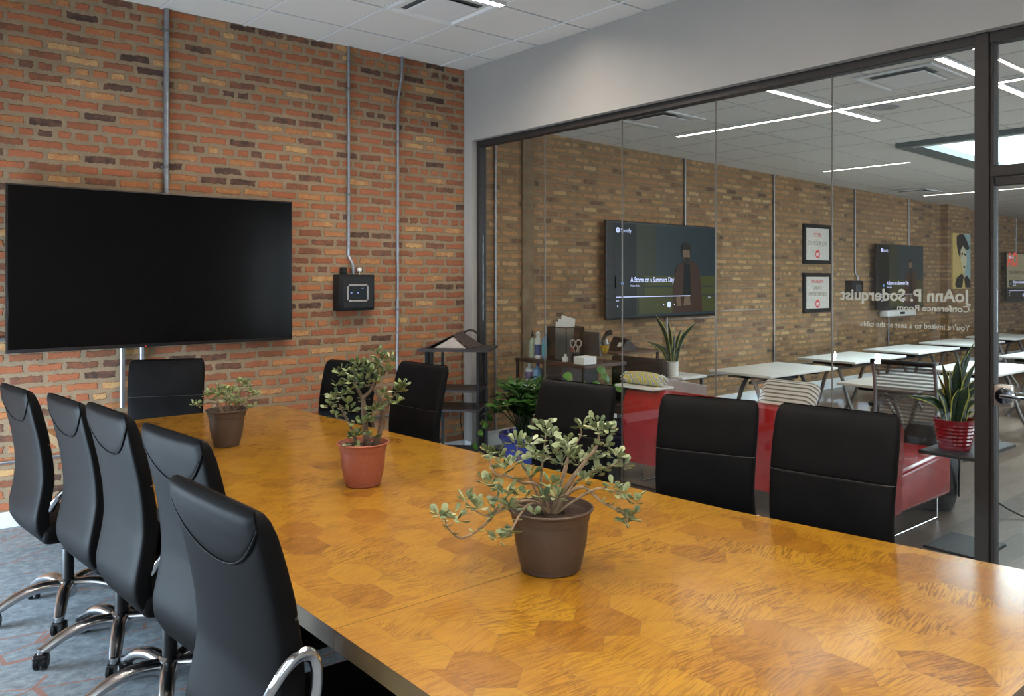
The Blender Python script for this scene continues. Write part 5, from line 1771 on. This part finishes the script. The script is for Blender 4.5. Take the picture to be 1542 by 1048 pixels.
g = G(); g.tube([(.42 + RV.x * .02, -1.1 + RV.y * .02, ZT + .135), (.42 - RV.x * .008, -1.1 - RV.y * .008, ZT + .014)], .005, 6); g.tube([(.42 - RV.x * .02, -1.1 - RV.y * .02, ZT + .135), (.42 + RV.x * .008, -1.1 + RV.y * .008, ZT + .014)], .005, 6); g.world('blades', M['steel'], t)
for i, (dx, dy, cm, lab) in enumerate(((-.012, .012, 'red_ink', 'red pen in the pencil cup'), (.012, -.012, 'grey_ink', 'olive pen in the pencil cup'))):
    t = thing('pen', lab, 'pen', (.42 + dx, -1.1 + dy, ZT + .012), 0, 'pens in the pencil cup')
    g = G(); g.tube([(.42 + dx, -1.1 + dy, ZT + .012), (.42 + dx * 2, -1.1 + dy * 2, ZT + .15)], .004, 6); g.world('barrel', M[cm], t)
t = thing('small_white_jar', 'small white bottle beside the pencil cup', 'bottle', (.36, -1.02, ZT))
g = G(); g.box((.345, -1.045, ZT), (.385, -1.005, ZT + .045), .004, 1); g.world('body', M['paper'], t)
g = G(); g.box((.355, -1.035, ZT + .045), (.375, -1.015, ZT + .07), .003, 1); g.world('cap', M['white_ceramic'], t)
t = thing('white_box', 'white lidded box at the right end of the console desk', 'box', (.36, -1.26, ZT))
g = G(); g.box((.30, -1.335, ZT), (.45, -1.20, ZT + .065), .004, 1); g.world('carton', M['paper'], t)
t = thing('juice_glass', 'stemmed glass of yellow juice at the right end of the console desk', 'glass', (.58, -1.30, ZT))
g = G(); g.lathe([(.0, .0), (.035, .0), (.035, .004), (.006, .012), (.005, .06), (.02, .075), (.042, .12), (.046, .165), (.04, .205), (.038, .205), (.043, .165), (.04, .12), (.018, .08), (.0, .075)], (.58, -1.30, ZT), 24); g.world('goblet', M['clear'], t)
g = G(); g.lathe([(.0, .078), (.018, .082), (.038, .12), (.0415, .15), (.0, .15)], (.58, -1.30, ZT), 20); g.world('juice', plain('yellow_juice', rgb(214, 170, 20), .2), t)

# second small desk with the phone
t = thing('phone_stand', 'brown wood riser shelf on black legs carrying the desk phone', 'shelf', (1.69, -.42, 0))
g = G(); g.box((1.36, -.72, .872), (2.02, -.12, .892), .003, 1); g.world('board', M['mid_wood'], t)
for a, b in ((1.38, -.70), (1.97, -.70), (1.38, -.17), (1.97, -.17)):
    g = G(); g.box((a, b, 0), (a + .025, b + .025, .872), .002, 1); g.world('leg', M['black_metal'], t)
PX, PY = 1.62, -.44
t = thing('desk_phone', 'black desk phone with handset on the brown riser', 'phone', (PX, PY, .8925))
g = G(); g.hexa([(PX - .08, PY - .14, .8925), (PX + .18, PY - .14, .8925), (PX + .18, PY + .06, .8925), (PX - .08, PY + .06, .8925), (PX + .02, PY - .13, 1.0), (PX + .06, PY - .13, 1.0), (PX + .06, PY + .06, 1.03), (PX + .02, PY + .06, 1.03)]); g.world('base', M['black_plastic'], t)
g = G(); g.tube(catmull([(PX - .09, PY + .10, .925), (PX - .09, PY + .11, .98), (PX - .04, PY + .11, 1.05), (PX + .02, PY + .10, 1.07)], 5), [.030] * 3 + [.020] * 8 + [.028] * 5, 10); g.world('handset', M['black_plastic'], t)
g = G(); g.hexa([(PX - .045, PY - .10, .935), (PX - .04, PY - .10, .93), (PX - .04, PY - .05, .93), (PX - .045, PY - .05, .935), (PX - .012, PY - .10, .975), (PX - .007, PY - .10, .97), (PX - .007, PY - .05, .97), (PX - .012, PY - .05, .975)]); g.world('display', M['paper'], t)
# dark upholstered chair beside the phone desk
t = thing('guest_chair', 'dark upholstered low chair between the console desk and the white potted snake plant', 'chair', (1.05, -1.15, 0))
g = G(); g.box((.84, -1.46, .40), (1.16, -.86, .48), .02, 2); g.world('seat', M['black_plastic'], t)
g = G(); g.box((1.14, -1.47, .40), (1.24, -.82, .895), .03, 3); g.world('backrest', plain('dark_brown_upholstery', rgb(30, 24, 23), .75, spec=.2), t)
for a, b in ((.87, -1.43), (1.2, -1.43), (.87, -.89), (1.2, -.89)):
    g = G(); g.tube([(a, b, 0), (a, b, .41)], .014, 8); g.world('leg', M['black_metal'], t)

# ------------------------------------------------------------------ light
wd = bpy.data.worlds.new('sky')
SC.world = wd
wd.use_nodes = True
nt = wd.node_tree
nt.nodes.clear()
wo = nt.nodes.new('ShaderNodeOutputWorld'); bg = nt.nodes.new('ShaderNodeBackground')
bg.inputs[0].default_value = (.72, .86, 1.0, 1); bg.inputs[1].default_value = 1.6
nt.links.new(bg.outputs[0], wo.inputs[0])

def area(name, loc, rot, sx, sy, power, col):
    l = bpy.data.lights.new(name, 'AREA')
    l.shape = 'RECTANGLE'; l.size = sx; l.size_y = sy; l.energy = power; l.color = col
    o = bpy.data.objects.new(name, l)
    o.location = loc; o.rotation_euler = rot
    COL.objects.link(o)
    return o
for a, b in WIN:      # daylight through the windows in the left wall
    area('window_daylight', (XL - .25, (a + b) / 2, 1.2), (0, -PI / 2, 0), 2.1, abs(a - b), 22, (.74, .87, 1.0))
area('low_window_daylight', (XL - .25, -1.25, .38), (0, -PI / 2, 0), .64, 1.8, 340, (.66, .83, 1.0))
for a, b in OW:       # daylight through the office windows
    area('window_daylight', ((a + b) / 2, YF - .25, 1.65), (PI / 2 + .25, 0, 0), b - a, 2.1, 110, (.80, .90, 1.0))
area('skylight_daylight', ((SK[0] + SK[1]) / 2, (SK[2] + SK[3]) / 2, 4.4), (0, 0, 0), 2.6, 2.7, 420, (.76, .93, 1.0))

SC.view_settings.view_transform = 'Standard'
SC.view_settings.look = 'None'
SC.view_settings.gamma = 1.0
SC.view_settings.exposure = 0.1
SC.view_settings.use_curve_mapping = False
